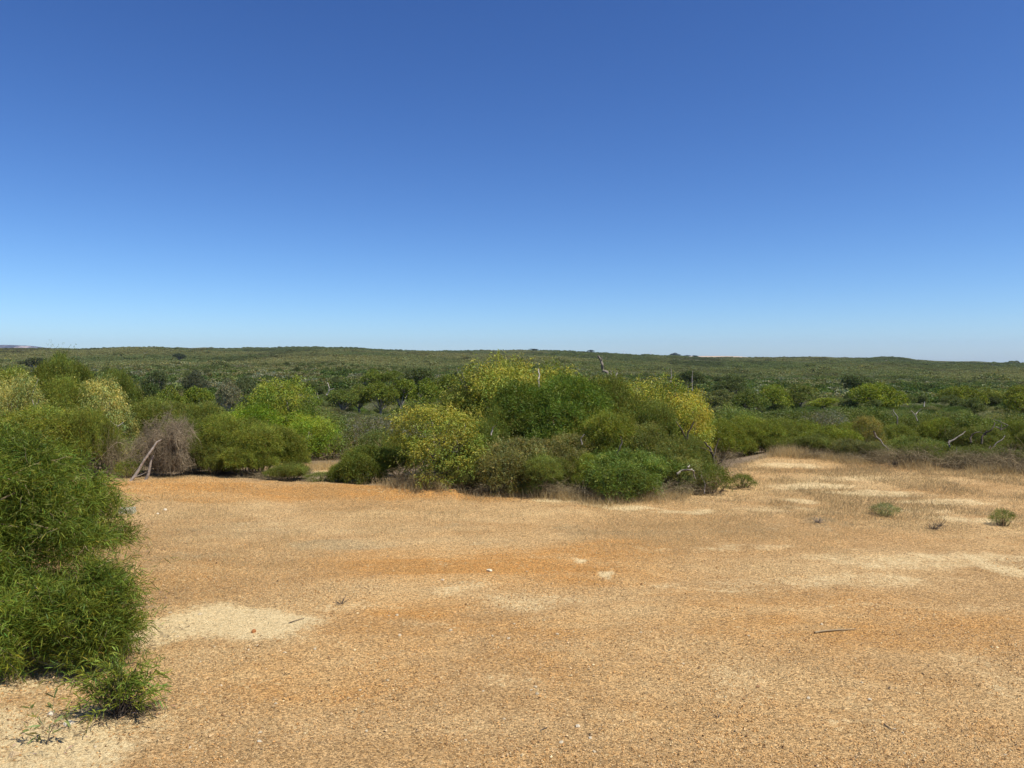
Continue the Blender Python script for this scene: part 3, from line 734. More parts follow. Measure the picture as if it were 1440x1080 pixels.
near_bush('acacia_bush', [(-6.3, 9.1, 1.05, 1.6, 1.4, 1.02), (-5.60, 8.7, 1.22, .56, .7, .62), (-5.85, 8.9, 1.3, .65, .7, .6), (-8.0, 8.6, 1.05, 1.6, 1.4, 1.05), (-6.1, 8.2, .8, .85, .8, .75), (-6.9, 7.9, .7, 1.1, .9, .75), (-6.1, 8.3, .4, .5, .6, .42)],
  'large dense green acacia bush filling the left edge, close to the camera', 17000, .105, .0068, NEARC, [(-6.2, 8.9, .05, 10), (-7.6, 8.7, .05, 8)], 11)
near_bush('acacia_bush', [(-4.22, 7.55, .47, .5, .45, .42), (-4.75, 7.35, .33, .46, .4, .34), (-3.98, 7.35, .28, .3, .3, .28)],
  'lower green acacia mound in front of the large left bush', 2600, .10, .0065, (.135, .17, .022), [(-4.2, 7.5, .025, 8)], 12)

def sapling():
    """a low open acacia seedling clump by itself on the gravel"""
    g = np.random.default_rng(31)
    c = flat(168, 1008); z = gz(c[0], c[1])
    e = bpy.data.objects.new('acacia_sapling', None); col.objects.link(e); e.location = (c[0], c[1], z)
    tag(e, 'small open acacia sapling with long leaves in front of the green mound', 'sapling')
    lines, P, A = [], [], []
    for i in range(70):
        an = g.uniform(0, 2*PI); t = g.uniform(.03, .36); h = g.uniform(.16, .52)*(1-.45*(t/.36)**2)
        tip = np.array([math.cos(an)*t, math.sin(an)*t*.8, h])
        p = wiggle((g.normal(0, .03), g.normal(0, .03), -.02), tip, 6, .07, g, sag=-.12); lines.append((p, np.linspace(.005, .0018, 6)))
        for k in (2, 3, 4, 5):
            P.append(p[k]); A.append(norm(p[k]-p[k-1]))
    V, Q, cc = sprays(np.array(P), np.array(A), .09, 8, .085, .0085, ang=.9, droop=.25, seg=2, tint=(.6, 1.3), tw=.2, rng=g, spread=.008)
    ok = V[:, 2] < 0; V[ok, 2] = .004
    link('foliage', mesh_np('sapling_foliage', V, Q, [M_LEAF], cols=cc), e, color=(.16, .20, .03))
    v, q, c2 = tubes(lines, 4, (.5, .9), g); link('stem', mesh_np('sapling_stem', v, q, [M_DARKBARK], cols=c2), e)
    return c
sc_ = sapling()
def seedling():
    g = np.random.default_rng(33)
    c = flat(66, 1048); z = gz(c[0], c[1])
    e = bpy.data.objects.new('seedling', None); col.objects.link(e); e.location = (c[0], c[1], z)
    tag(e, 'thin single-stemmed seedling with a few broad leaves at lower left', 'seedling')
    st = [(np.array([[0, 0, -.02], [.02, 0, .08], [.06, .01, .16], [.05, .0, .27], [.06, 0, .36]]), np.array([.005, .004, .0035, .0025, .0015])),
          (np.array([[.03, 0, .1], [-.03, 0, .15], [-.09, .01, .2], [-.11, 0, .27]]), np.array([.003, .0025, .002, .0012])),
          (np.array([[.05, 0, .14], [.12, .02, .18], [.17, .0, .24]]), np.array([.003, .002, .0012])),
          (np.array([[.01, 0, .05], [-.08, .03, .05], [-.14, .03, .09]]), np.array([.003, .002, .0012]))]
    P, A = [], []
    for p, r in st:
        for k in range(1, len(p)):
            for _ in range(2): P.append(p[k]+g.normal(0, .006, 3)); A.append(norm(p[k]-p[k-1]))
    V, Q, cc = sprays(np.array(P), np.array(A), .03, 3, .085, .014, ang=1.2, droop=.1, seg=2, tint=(.7, 1.3), tw=.1, rng=g, spread=.004)
    link('foliage', mesh_np('seedling_foliage', V, Q, [M_LEAF], cols=cc), e, color=(.17, .19, .06))
    v, q, c2 = tubes(st, 5, (1, 1.2), g); link('stem', mesh_np('seedling_stem', v, q, [M_TWIG], cols=c2), e)
seedling()
def litter():
    """dark dead leaves and bits of twig lying round the sapling and under the bushes: uncountable"""
    g = np.random.default_rng(35); parts = []
    for (px, py, sx, sy, n) in [(195, 1000, .13, .10, 650), (160, 1012, .12, .07, 260), (90, 1020, .25, .12, 140), (60, 1050, .4, .2, 220), (220, 900, .15, .25, 260), (215, 850, .15, .4, 250), (20, 950, .5, .3, 500), (330, 875, .7, .5, 260), (200, 780, .3, .8, 500), (620, 697, 1.2, .3, 900), (760, 699, 1.4, .3, 900), (880, 706, 1.2, .3, 900), (990, 700, .6, .3, 400), (1120, 720, 1.6, .6, 500), (1300, 690, 3, .8, 900), (1330, 740, 1, .3, 300), (380, 690, 2, .4, 500)]:
        c = flat(px, py); x = c[0]+g.normal(0, sx, n); y = c[1]+g.normal(0, sy, n); z = height(x, y)+g.uniform(.004, .02, n)
        d = norm(np.stack([g.normal(size=n), g.normal(size=n), g.normal(0, .25, n)], 1))
        v, q, cc = leaves(np.stack([x, y, z], 1), d, g.uniform(.025, .085, n), .006, .05, 1, (.3, .9), g, .1); parts.append((v, q, cc, 0))
    V, Q, C, _ = join(parts)
    tag(link('leaf_litter', mesh_np('leaf_litter', V, Q, [M_TWIG], cols=C)), 'dark fallen leaves and twigs on the ground by the left bushes', 'leaf litter', kind='stuff')
litter()

# --- dead brush, snags and fallen branches
def place(o, px, D, dz=0): x = (px-720)/F*D; o.location = (x, D, gz(x, D)+dz); return o
def dead_brush():
    D = 19.0; x = (222-720)/F*D
    e = bpy.data.objects.new('dead_brush', None); col.objects.link(e); e.location = (x, D, gz(x, D))
    tag(e, 'heap of grey dead brush with two pale bare trunks leaning in it', 'dead bush')
    a = link('twig_tangle', TW[0], e, loc=(.16, .2, 0), scl=(.72, .9, 1.0)); b = link('twig_tangle', TW[1], e, loc=(.38, .1, 0), scl=(.48, .6, .86)); link('twig_tangle', TW[1], e, loc=(-.2, .35, 0), scl=(.36, .6, .8), rot=(0, 0, 1))
    def p(px, py, dy=-.75): q = at(px, py, D+dy); return q-np.array(e.location)
    g = np.random.default_rng(5)
    v, q, c = tubes([(np.array([p(184, 678), p(192, 665), p(203, 649), p(213, 630), p(221, 622), p(229, 617)])+g.normal(0, .015, (6, 3)), np.array([.036, .034, .03, .028, .02, .01]))], 8, (1.2, 1.2))
    link('trunk', mesh_np('leaning_trunk', v, q, [M_BARK], cols=c), e)
    v, q, c = tubes([(np.array([p(204, 677, -.6), p(209, 666, -.6), p(212, 650, -.6), p(216, 640, -.6)]), np.array([.04, .035, .025, .012])), (np.array([p(188, 671), p(198, 668), p(206, 664)]), np.array([.014, .01, .005])), (np.array([p(200, 655), p(196, 662), p(190, 672)]), np.array([.012, .01, .006]))], 6, (1, 1.1))
    link('trunk', mesh_np('leaning_trunk_short', v, q, [M_BARK], cols=c), e)
dead_brush()
for i, (px, w, hh, lab) in enumerate([(1120, 60, .25, 'brown dry brush below the pale straw tuft on the right'), (1165, 80, .33, 'dark brown dry brush left of the half-dead orange bush'), (1205, 90, .38, 'tangled dry brush straight below the half-dead orange bush'),
    (1250, 90, .45, 'brown dry brush below the light green low shrub'), (1290, 90, .58, 'dense brown brush left of the fallen grey branch'), (1335, 100, .52, 'grey brushwood heap below the fallen grey branch'), (1385, 100, .55, 'grey brushwood below the leaning dead branches at right'),
    (1430, 100, .65, 'brown dry brush at the right picture edge'), (1490, 100, .8, 'dry brush cut by the right picture edge')]):
    D = float(np.interp(px, EDGE_PX, EDGE_D))+.65
    o = place(link('brush_pile', TWL[i % 3], scl=(w*D/F/1.75, 1.1, hh/.6), rot=(0, 0, R.uniform(-.3, .3)+(PI if i % 2 else 0))), px, D, -.05)
    tag(o, lab, 'brush', 'dry brush along the right edge of the clearing')
for i, (px, D, w, hh, lab) in enumerate([(600, 17.2, 70, .55, 'pale dry twigs at the foot of the leftmost yellow-green bush'), (700, 17.1, 90, .4, 'dead grey undergrowth below the olive brown-green shrub'), (770, 16.9, 80, .42, 'brown dead undergrowth at the centre foot of the thicket'),
    (840, 16.5, 100, .4, 'dry twigs under the small feathery lime shrub'), (900, 16.5, 120, .35, 'dry twigs in front of the broad dark green shrub'), (975, 17.4, 80, .55, 'grey twigs around the thin half-bare bush'), (1005, 18.6, 70, .8, 'fine grey twigs behind the sparse little tree'),
    (390, 18.9, 90, .3, 'dry twigs beneath the dark-based green shrub on the left'), (160, 19.6, 70, 1.2, 'dark dead twigs in the hollow left of the dead brush')]):
    o = place(link('dead_undergrowth', TWL[(i+1) % 3], scl=(w*D/F/1.75, .9, hh/.6), rot=(0, 0, R.uniform(-.3, .3))), px, D, -.03)
    tag(o, lab, 'brush', 'dead undergrowth at the foot of the thicket')
def px_branch(name, label, cat, D, segs, mat, tint=1.0, seed=1, anchor=None):
    """bare limbs whose joints are measured from the photograph at one real distance"""
    g = np.random.default_rng(seed)
    x0 = (segs[0][0][0]-720)/F*D; e0 = np.array([x0, D, gz(x0, D)])
    L = []
    for s in segs:
        pts = np.array([at(a, b, D)+[0, g.normal(0, .07), 0] for a, b in s[:-1]])-e0
        r = s[-1]; k = len(pts)
        t = np.linspace(0, 1, (k-1)*3+1); tt = np.linspace(0, 1, k)
        fine = np.stack([np.interp(t, tt, pts[:, j]) for j in range(3)], 1)+g.normal(0, r*.35, (len(t), 3))
        L.append((fine, np.linspace(r, r*.4, len(t))))
    v, q, c = tubes(L, 6, (tint*.9, tint*1.1), g)
    o = link(name, mesh_np(name, v, q, [mat], cols=c), loc=tuple(e0)); tag(o, label, cat); return o
px_branch('dead_snag', 'grey dead snag poking above the yellow-green thicket', 'dead tree', 20.55,
  [[(866, 600), (862, 560), (858, 534), (853, 524), (847, 512), (842, 501), .07], [(858, 534), (859, 526), (858, 521), .03], [(860, 534), (866, 530), (868, 523), (866, 520), .03], [(862, 533), (869, 531), (870, 524), .02], [(847, 512), (846, 505), (847, 501), .012], [(846, 520), (846, 513), .012]], M_BARK, .62, 3)
px_branch('dead_snag', 'short pale stump showing in the tallest yellow-green bush', 'dead tree', 20.4, [[(758, 560), (757, 532), (758, 519), .035]], M_BARK, 1.3, 4)
px_branch('sparse_tree', 'sparse little tree with dark crooked branches right of the thicket', 'tree', 18.3,
  [[(1004, 690), (1005, 660), (1003, 640), (998, 628), (990, 622), .045], [(1003, 640), (1007, 628), (1012, 616), .02], [(1005, 655), (1014, 650), (1020, 642), .018], [(1002, 636), (994, 632), (983, 628), .015]], M_DARKBARK, .9, 5)
px_branch('bare_branch', 'pale crooked bare branch sagging beside the dark green front shrub', 'branch', 17.0,
  [[(952, 668), (960, 664), (968, 658), (975, 663), (978, 674), .028], [(968, 658), (972, 655), .02], [(990, 694), (992, 680), (986, 668), .014]], M_BARK, .9, 6)
px_branch('dark_branching_stem', 'dark forked stems inside the brightest yellow bush', 'branch', 18.2,
  [[(968, 660), (966, 630), (968, 608), (975, 592), .03], [(967, 620), (958, 604), (950, 592), .02], [(966, 632), (965, 618), .028]], M_DARKBARK, 1, 7)
px_branch('fallen_branch', 'pale grey fallen branch lying slantwise in the right-hand shrubs', 'branch', 22.5,
  [[(1331, 622), (1338, 618), (1348, 612), (1358, 607), .028], [(1334, 627), (1338, 620), .028], [(1344, 640), (1345, 628), .012]], M_BARK, .7, 8)
px_branch('fallen_branch', 'dark arched dead branch leaning at the far right', 'branch', 23.5,
  [[(1378, 624), (1384, 610), (1393, 603), (1400, 594), .03], [(1362, 622), (1366, 613), (1372, 608), (1382, 608), .03], [(1386, 612), (1388, 604), .02]], M_DARKBARK, .8, 9)
px_branch('fallen_branch', 'pale forked dead limb at the far right behind the dark arched one', 'branch', 24.0,
  [[(1392, 632), (1400, 622), (1410, 616), (1414, 612), .022], [(1400, 600), (1412, 604), (1418, 598), (1406, 592), (1398, 590), .018], [(1408, 605), (1407, 596), .02], [(1395, 628), (1390, 633), .03]], M_BARK, .6, 10)
px_branch('fallen_branch', 'dark slanting sticks at the right edge above the grey brushwood', 'branch', 21.5,
  [[(1404, 642), (1414, 632), .025], [(1421, 642), (1428, 630), .02], [(1440, 652), (1425, 648), (1415, 650), .02]], M_DARKBARK, .8, 11)
for i, (segs, D, t, lab) in enumerate([
  ([[(1228, 606), (1234, 614), (1242, 622), (1250, 632), .03]], 22.2, .75, 'grey-brown leaning dead trunk at the foot of the half-dead orange bush'),
  ([[(690, 612), (693, 603), (697, 598), .02]], 17.6, 1.2, 'short pale crooked twig between the yellow-green bush and the olive shrub'),
  ([[(818, 624), (816, 616), (822, 610), .018]], 17.5, .8, 'grey twig sticking out below the big green dome'),
  ([[(868, 640), (871, 630), (875, 622), (872, 614), .022]], 16.9, .6, 'dark forked twig above the broad dark green front shrub'),
  ([[(160, 606), (165, 600), (158, 592), .025], [(165, 600), (171, 594), .015]], 20.4, 1.2, 'pale bare branches below the speckled yellow-grey shrub by the dark hollow'),
  ([[(40, 580), (48, 572), (55, 566), (60, 560), .02], [(48, 572), (44, 562), .014]], 21.6, 1.3, 'pale bare branches under the leftmost speckled yellow-grey shrub'),
  ([[(1259, 602), (1258, 585), (1257, 576), .03], [(1258, 586), (1254, 578), .015]], 31, .7, 'grey upright dead stick behind the half-dead orange bush'),
  ([[(1292, 592), (1288, 583), (1282, 577), .02], [(1288, 583), (1293, 578), (1293, 575), .02]], 32, 1.35, 'pale forked dead branch above the light green low shrub'),
  ([[(1167, 601), (1166, 594), .03]], 30, .5, 'short dark stump among green shrubs on the right'),
  ([[(1097, 592), (1096, 582), .03]], 34, 1.3, 'pale dead stick behind the pale straw tuft'),
  ([[(1087, 594), (1084, 585), .02]], 34, .8, 'thin grey dead stick left of the pale one'),
  ([[(1299, 572), (1300, 565), .05]], 60, 1.3, 'pale dead stump between the dark round trees on the right'),
  ([[(459, 556), (462, 552), (463, 545), (460, 538), .06], [(462, 552), (457, 557), .04], [(463, 549), (470, 546), .04]], 75, 1.5, 'white dead forked trunk right of the lime green shrub'),
  ([[(451, 583), (451, 586), .05]], 40, 1.6, 'tiny white dead stump below the dead forked trunk'),
  ([[(448, 562), (446, 552), .04]], 70, 1.4, 'slim pale dead trunk left of the white forked one'),
  ([[(943, 538), (944, 528), (944, 518), .035]], 40, .9, 'thin bare pole-like dead stem right of the snag'),
  ([[(973, 550), (973, 535), (974, 521), .03]], 40, .9, 'taller thin bare dead stem over the brightest yellow bush'),
  ([[(968, 553), (967, 540), .03]], 42, .8, 'short thin bare stem beside the taller one')]):
    px_branch('dead_stick', lab, 'dead tree', D, segs, M_BARK, t, 20+i)
def yellow_stems():
    g = np.random.default_rng(51); D = 17.1
    e = next(o for o in bpy.data.objects if str(o.get('label', '')).startswith('leftmost yellow-green bush'))
    bpy.context.view_layer.update(); inv = e.matrix_world.inverted()
    m = tint_mat('yellow_bark', (.42, .29, .09), noise=20)
    for a, b, c2, d2 in [(586, 690, 575, 655), (589, 688, 582, 650), (592, 690, 591, 648), (596, 690, 594, 650), (600, 690, 600, 655), (588, 690, 577, 672)]:
        p = wiggle(at(a, b, D), at(c2, d2, D+.2), 6, .03, g); p = np.array([list(inv @ Vector(q)) for q in p])
        v, q, c = tubes([(p, np.linspace(.016, .008, 6))], 5, (.85, 1.1), g)
        link('bare_stem', mesh_np('bare_stem', v, q, [m], cols=c), e)
yellow_stems()

# --- stones one can count
def rock_mesh(seed, flatz=.5, rough=.18):
    import bmesh
    g = np.random.default_rng(seed); bm = bmesh.new(); bmesh.ops.create_icosphere(bm, subdivisions=3, radius=1)
    ax = norm(g.normal(size=(9, 3))); cut = g.uniform(.55, .85, 9)
    for v in bm.verts:
        p = np.array(v.co)
        for a, c in zip(ax, cut):
            d = p@a
            if d > c: p = p-a*(d-c)*.9
        p *= 1+g.normal(0, .012)
        p[2] *= flatz; v.co = p
    me = bpy.data.meshes.new('rock'); bm.to_mesh(me); bm.free()
    me.materials.append(M_ROCKO); me.polygons.foreach_set('use_smooth', np.zeros(len(me.polygons), bool)); return me
M_GREYTWIG = None
def objcol_mat():
    m, nt, N, L = newmat('stone_surface'); out = N.new('ShaderNodeOutputMaterial'); d = N.new('ShaderNodeBsdfPrincipled'); d.inputs['Roughness'].default_value = .9
    oi = N.new('ShaderNodeObjectInfo'); tc = N.new('ShaderNodeTexCoord'); n = N.new('ShaderNodeTexNoise'); n.inputs['Scale'].default_value = 3.5; n.inputs['Detail'].default_value = 8
    L.new(tc.outputs['Object'], n.inputs['Vector']); mr = N.new('ShaderNodeMapRange'); mr.inputs[1].default_value = .3; mr.inputs[2].default_value = .7; mr.inputs[3].default_value = .7; mr.inputs[4].default_value = 1.15
    L.new(n.outputs[0], mr.inputs[0]); s = N.new('ShaderNodeVectorMath'); s.operation = 'SCALE'; L.new(oi.outputs['Color'], s.inputs[0]); L.new(mr.outputs[0], s.inputs['Scale']); L.new(s.outputs[0], d.inputs['Base Color'])
    b = N.new('ShaderNodeBump'); b.inputs['Strength'].default_value = .6; b.inputs['Distance'].default_value = .1; L.new(n.outputs[0], b.inputs['Height']); L.new(b.outputs[0], d.inputs['Normal'])
    L.new(d.outputs[0], out.inputs[0]); return m
M_ROCKO = objcol_mat()
RK = [rock_mesh(60+i, [.55, .7, .4, .6][i]) for i in range(4)]
def rock(px, py, wpx, color, label, cat='stone', group='pale stones lying on the gravel', hz=1, name='stone', k=0, dep=.8):
    c = flat(px, py); s = wpx*c[1]/F/2
    o = link(name, RK[k % 4], loc=(c[0], c[1], gz(c[0], c[1])+s*.15*hz), rot=(R.uniform(-.1, .1), R.uniform(-.1, .1), R.uniform(0, 6)), scl=(s, s*dep, s*hz), color=color); tag(o, label, cat, group); return o
CR = (.78, .66, .45)
rock(97, 1019, 16, (.80, .70, .52), 'fist-sized white stone beside the thin seedling, right one', k=1, hz=1.1)
rock(72, 1004, 13, (.80, .69, .48), 'cream stone half hidden behind the thin seedling', k=0)
rock(357, 890, 9, (.50, .20, .06), 'orange-brown rock on the pale sand patch', k=3, hz=1.5)
rock(365, 1044, 9, CR, 'small cream stone low in the picture, nearest the sapling', k=2)
rock(812, 1023, 10, CR, 'cream stone just behind the squarish one near the bottom middle', k=0)
rock(789, 1046, 8, CR, 'squarish cream stone near the bottom middle of the gravel', k=1)
rock(1223, 984, 7, CR, 'lone cream pebble on the right-hand gravel', k=2)
rock(1137, 981, 7, (.72, .6, .4), 'cream pebble left of the lone one on the right', k=1)
rock(688, 804, 11, (.85, .74, .5), 'white flat stone on the orange earth in mid clearing', k=2)
rock(622, 817, 6, CR, 'small cream stone left of the white flat one', k=0)
rock(232, 716, 7, (.8, .7, .5), 'small cream stone right of the pale block', k=3)
rock(222, 722, 5, (.8, .7, .5), 'tiny cream stone between the pale block and its neighbour', k=1)
rock(310, 963, 6, CR, 'cream pebble in line between sapling and orange earth', k=0)
rock(388, 988, 6, CR, 'cream pebble on the orange earth at lower left', k=1)
rock(1113, 1057, 8, (.55, .36, .16), 'tan stone near the bottom right of the gravel', k=3)
rock(1066, 965, 8, (.42, .22, .09), 'brown stone right of centre in the gravel', k=2)
rock(830, 1040, 7, CR, 'cream pebble right of the squarish stone at bottom middle', k=3)
rock(20, 1062, 16, (.62, .45, .24), 'tan stone in the pale corner at bottom left', k=1)
# the other small cream pebbles that nothing tells apart
for i in range(70):
    px = random.uniform(60, 1430); py = random.uniform(860, 1070)
    rock(px, py, random.uniform(4, 7), (.72, .58, .36) if i % 3 else (.6, .38, .16), 'small loose pebble scattered on the near gravel', cat='pebble', group='small loose pebbles on the near gravel', name='pebble', k=i)
def block():
    import bmesh
    c = flat(179, 721); bm = bmesh.new(); bmesh.ops.create_cube(bm, size=1)
    for v in bm.verts: v.co.x *= .27; v.co.y *= .17; v.co.z *= .12
    bmesh.ops.bevel(bm, geom=bm.edges[:], offset=.012, segments=2)
    bmesh.ops.subdivide_edges(bm, edges=bm.edges[:], cuts=2, use_grid_fill=True)
    g = np.random.default_rng(8)
    for v in bm.verts: v.co += Vector(g.normal(0, .0025, 3))
    me = bpy.data.meshes.new('stone_block'); bm.to_mesh(me); bm.free(); me.materials.append(M_ROCKO)
    o = link('stone_block', me, loc=(c[0], c[1], gz(c[0], c[1])+.045), rot=(.03, -.04, .1), color=(.44, .40, .29)); tag(o, 'pale grey rectangular block half sunk beside the left acacia bush', 'block')
block()
px = flat(479, 849)
def tuft(px_, py_, n, h, label, tint, nm='weed_tuft'):
    g = np.random.default_rng(int(px_)); c = flat(px_, py_); z = gz(c[0], c[1]); L = []
    for i in range(n):
        d = norm(g.normal(size=3)*[1, 1, .3]+[0, 0, .6]); L.append((wiggle((0, 0, -.01), d*h*g.uniform(.5, 1.1), 4, .08, g), np.linspace(.004, .0015, 4)))
    v, q, cc = tubes(L, 3, tint, g); o = link(nm, mesh_np(nm, v, q, [M_DARKBARK], cols=cc), loc=(c[0], c[1], z)); tag(o, label, 'weed', 'dead weeds dotted over the clearing'); return o
tuft(480, 849, 26, .11, 'small dark dry weed at the right end of the pale sand patch', (1.2, 2))
tuft(1312, 742, 40, .18, 'brown dead weed below the isolated bushes on the right', (.8, 1.4))
tuft(1322, 738, 30, .16, 'second brown dead weed just beside the first on the right', (.8, 1.4))
tuft(402, 948, 8, .05, 'tiny dark weed on the orange earth at lower left', (.7, 1))
tuft(1150, 737, 60, .14, 'grey flattened dead weed on the dry grass right of the thicket', (2.5, 3.5))
tuft(1010, 1012, 6, .07, 'tiny twig tuft on the lower right gravel', (1, 2))
def stick(px0, py0, px1, py1, r, label, mat=M_DARKBARK, seed=0):
    g = np.random.default_rng(seed); a = flat(px0, py0); b = flat(px1, py1); a[2] = gz(a[0], a[1])+r; b[2] = gz(b[0], b[1])+r*2
    v, q, c = tubes([(wiggle(a, b, 7, .03, g)-a, np.linspace(r, r*.5, 7))], 5, (.75, 1.0), g)
    tag(link('fallen_stick', mesh_np('fallen_stick', v, q, [mat], cols=c), loc=tuple(a)), label, 'stick', 'fallen sticks on the gravel')
stick(406, 878, 428, 872, .006, 'thin stick lying on the pale sand patch', seed=1)
stick(1146, 891, 1205, 886, .012, 'grey stick lying flat across the right-hand gravel', M_TWIG, 2)
stick(1243, 1022, 1256, 1031, .006, 'short dark stick on the lower right gravel', seed=3)
stick(760, 1030, 770, 1026, .006, 'short dark stick near the bottom middle', seed=4)

# ------------------------------------------------------------------ heath, trees and hills beyond
def canopy_tree(pair, px, ytop, wpx, D, color, label, group, name='heath_tree'):
    return shrub(name, pair, px, ytop, wpx, D, color, label, 'tree', group, parts=('crown', 'trunk'))
TG = 'trees standing in the heath beyond the clearing'
T0, T1, T2 = TR
for i, (px, yt, w, D, c, lab) in enumerate([
  (1232, 539, 80, 125, (.10, .15, .02), 'broad dark green tree with a black shadowed side, largest on the right'),
  (1436, 543, 62, 110, (.11, .15, .025), 'dark tree at the right picture edge with deep shadow on its left'),
  (1352, 543, 62, 150, (.09, .13, .02), 'rounded tree midway between the largest one and the right edge'),
  (1385, 545, 58, 155, (.10, .14, .03), 'rounded tree touching its twin, left of the right-edge tree'),
  (1088, 541, 60, 120, (.10, .15, .025), 'bright-topped tree right of the yellow thicket'),
  (1126, 541, 60, 150, (.08, .115, .03), 'dusky green tree next right of the bright-topped one'),
  (1055, 548, 50, 110, (.07, .11, .025), 'dark tree with a slim pale trunk nearest the yellow thicket'),
  (1015, 548, 56, 130, (.075, .105, .04), 'grey-green tree partly behind the brightest yellow bush'),
  (1165, 560, 40, 135, (.11, .16, .02), 'small bright tree left of the largest tree'),
  (1030, 528, 60, 210, (.055, .085, .03), 'far dark tree above the grey-green one'),
  (968, 522, 44, 230, (.045, .07, .025), 'far dark tree behind the bare stems'),
  (1200, 527, 44, 230, (.05, .08, .03), 'far dark tree above the largest tree on its left'),
  (525, 519, 42, 200, (.08, .125, .02), 'bright round-topped far tree left of the yellow thicket'),
  (556, 521, 36, 200, (.07, .11, .02), 'round far tree next to the bright round-topped one'),
  (590, 518, 48, 170, (.055, .085, .03), 'tree with pale forked limbs rising left of the yellow thicket'),
  (505, 540, 48, 120, (.085, .125, .025), 'leafy tree with pale trunk in the row left of the thicket'),
  (535, 538, 46, 118, (.08, .12, .02), 'second tree in the row left of the thicket'),
  (565, 534, 46, 122, (.085, .13, .02), 'third tree in the row left of the thicket'),
  (600, 532, 50, 112, (.09, .14, .02), 'spreading tree with pale limbs, last in the row before the thicket'),
  (480, 548, 46, 115, (.07, .11, .025), 'dusky tree at the left start of the row'),
  (628, 528, 44, 130, (.08, .12, .02), 'tree half hidden by the leftmost yellow-green bushes'),
  (238, 543, 50, 75, (.085, .13, .02), 'low bright tree right of the speckled shrubs'),
  (272, 545, 48, 78, (.09, .14, .02), 'low bright tree over the dead brush'),
  (207, 540, 34, 80, (.04, .07, .02), 'very dark tree beside the speckled shrub'),
  (320, 533, 36, 110, (.115, .14, .085), 'pale grey-green round tree left of the lime shrub'),
  (345, 530, 36, 130, (.06, .09, .04), 'dark grey-green tree behind the pale round one'),
  (222, 522, 34, 160, (.055, .085, .035), 'far dark tree over the speckled shrub'),
  (275, 521, 34, 170, (.05, .07, .04), 'far dark tree over the dead brush'),
  (252, 497, 18, 900, (.03, .05, .03), 'lone dark tree far off on the left hillside'),
  (50, 503, 32, 500, (.04, .06, .03), 'far dark clump of crown on the left hillside')]):
    canopy_tree((TRR if w >= 60 else TR[i % 3]), px, yt, w, D, (c[0]*1.95, c[1]*1.5, c[2]*1.4), lab, TG)
# scattered shrubs
def scatter(D0, D1, step, amax=43, jit=.9):
    pts = []; D = D0
    while D < D1:
        s = step(D); n = int(2*amax*PI/180*D/s)
        a = (np.arange(n)+R.uniform(0, 1)+R.uniform(-.5, .5, n)*jit)/n*2*amax*PI/180-amax*PI/180
        d = D+R.uniform(-.5, .5, n)*s*jit
        pts.append(np.stack([d*np.sin(a), d*np.cos(a)], 1)); D += s*.92
    return np.concatenate(pts)
P = scatter(23, 58, lambda D: 2.3+.012*D, 40)
Dd = P[:, 1]; px_ = px_of(P[:, 0], Dd); st = np.interp(px_, [0, 380, 400, 520, 560, 1000, 1040, 1440], [29, 25.5, 26.5, 25.5, 23.5, 23, 27.5, 27])
P = P[(Dd > st)]; o_ = np.argsort(np.hypot(P[:, 0], P[:, 1])); P = P[o_]
near_n = min(len(P), 290)
g = np.random.default_rng(77)
HCOL = [((.13, .155, .04), 'rounded mid green heath shrub in the hollow beyond the clearing'), ((.155, .18, .042), 'light green heath shrub in the hollow beyond the clearing'), (OLIVE, 'olive heath shrub in the hollow beyond the clearing'), ((.20, .185, .125), 'greyish half-bare heath shrub in the hollow beyond the clearing')]
for i, (x, y) in enumerate(P[:near_n]):
    n = fbm(np.array([x*.09]), np.array([y*.09]), 200)[0]+g.normal(0, .09)
    k = 0 if n < .42 else 1 if n < .50 else 2 if n < .58 else 3
    if g.random() < .12: k = 3
    me = HG[i % 2] if k == 3 else HE[i % 4]
    s = g.uniform(.85, 1.35); c = np.array(HCOL[k][0])*g.uniform(.8, 1.2)
    o = link('heath_shrub', me, loc=(x, y, gz(x, y)-.1), rot=(0, 0, g.uniform(0, 6.28)), scl=(s, s, s*g.uniform(.75, 1.15)), color=tuple(c))
    tag(o, HCOL[k][1], 'shrub', ['mid green', 'light green', 'olive', 'greyish'][k]+' heath shrubs in the hollow')

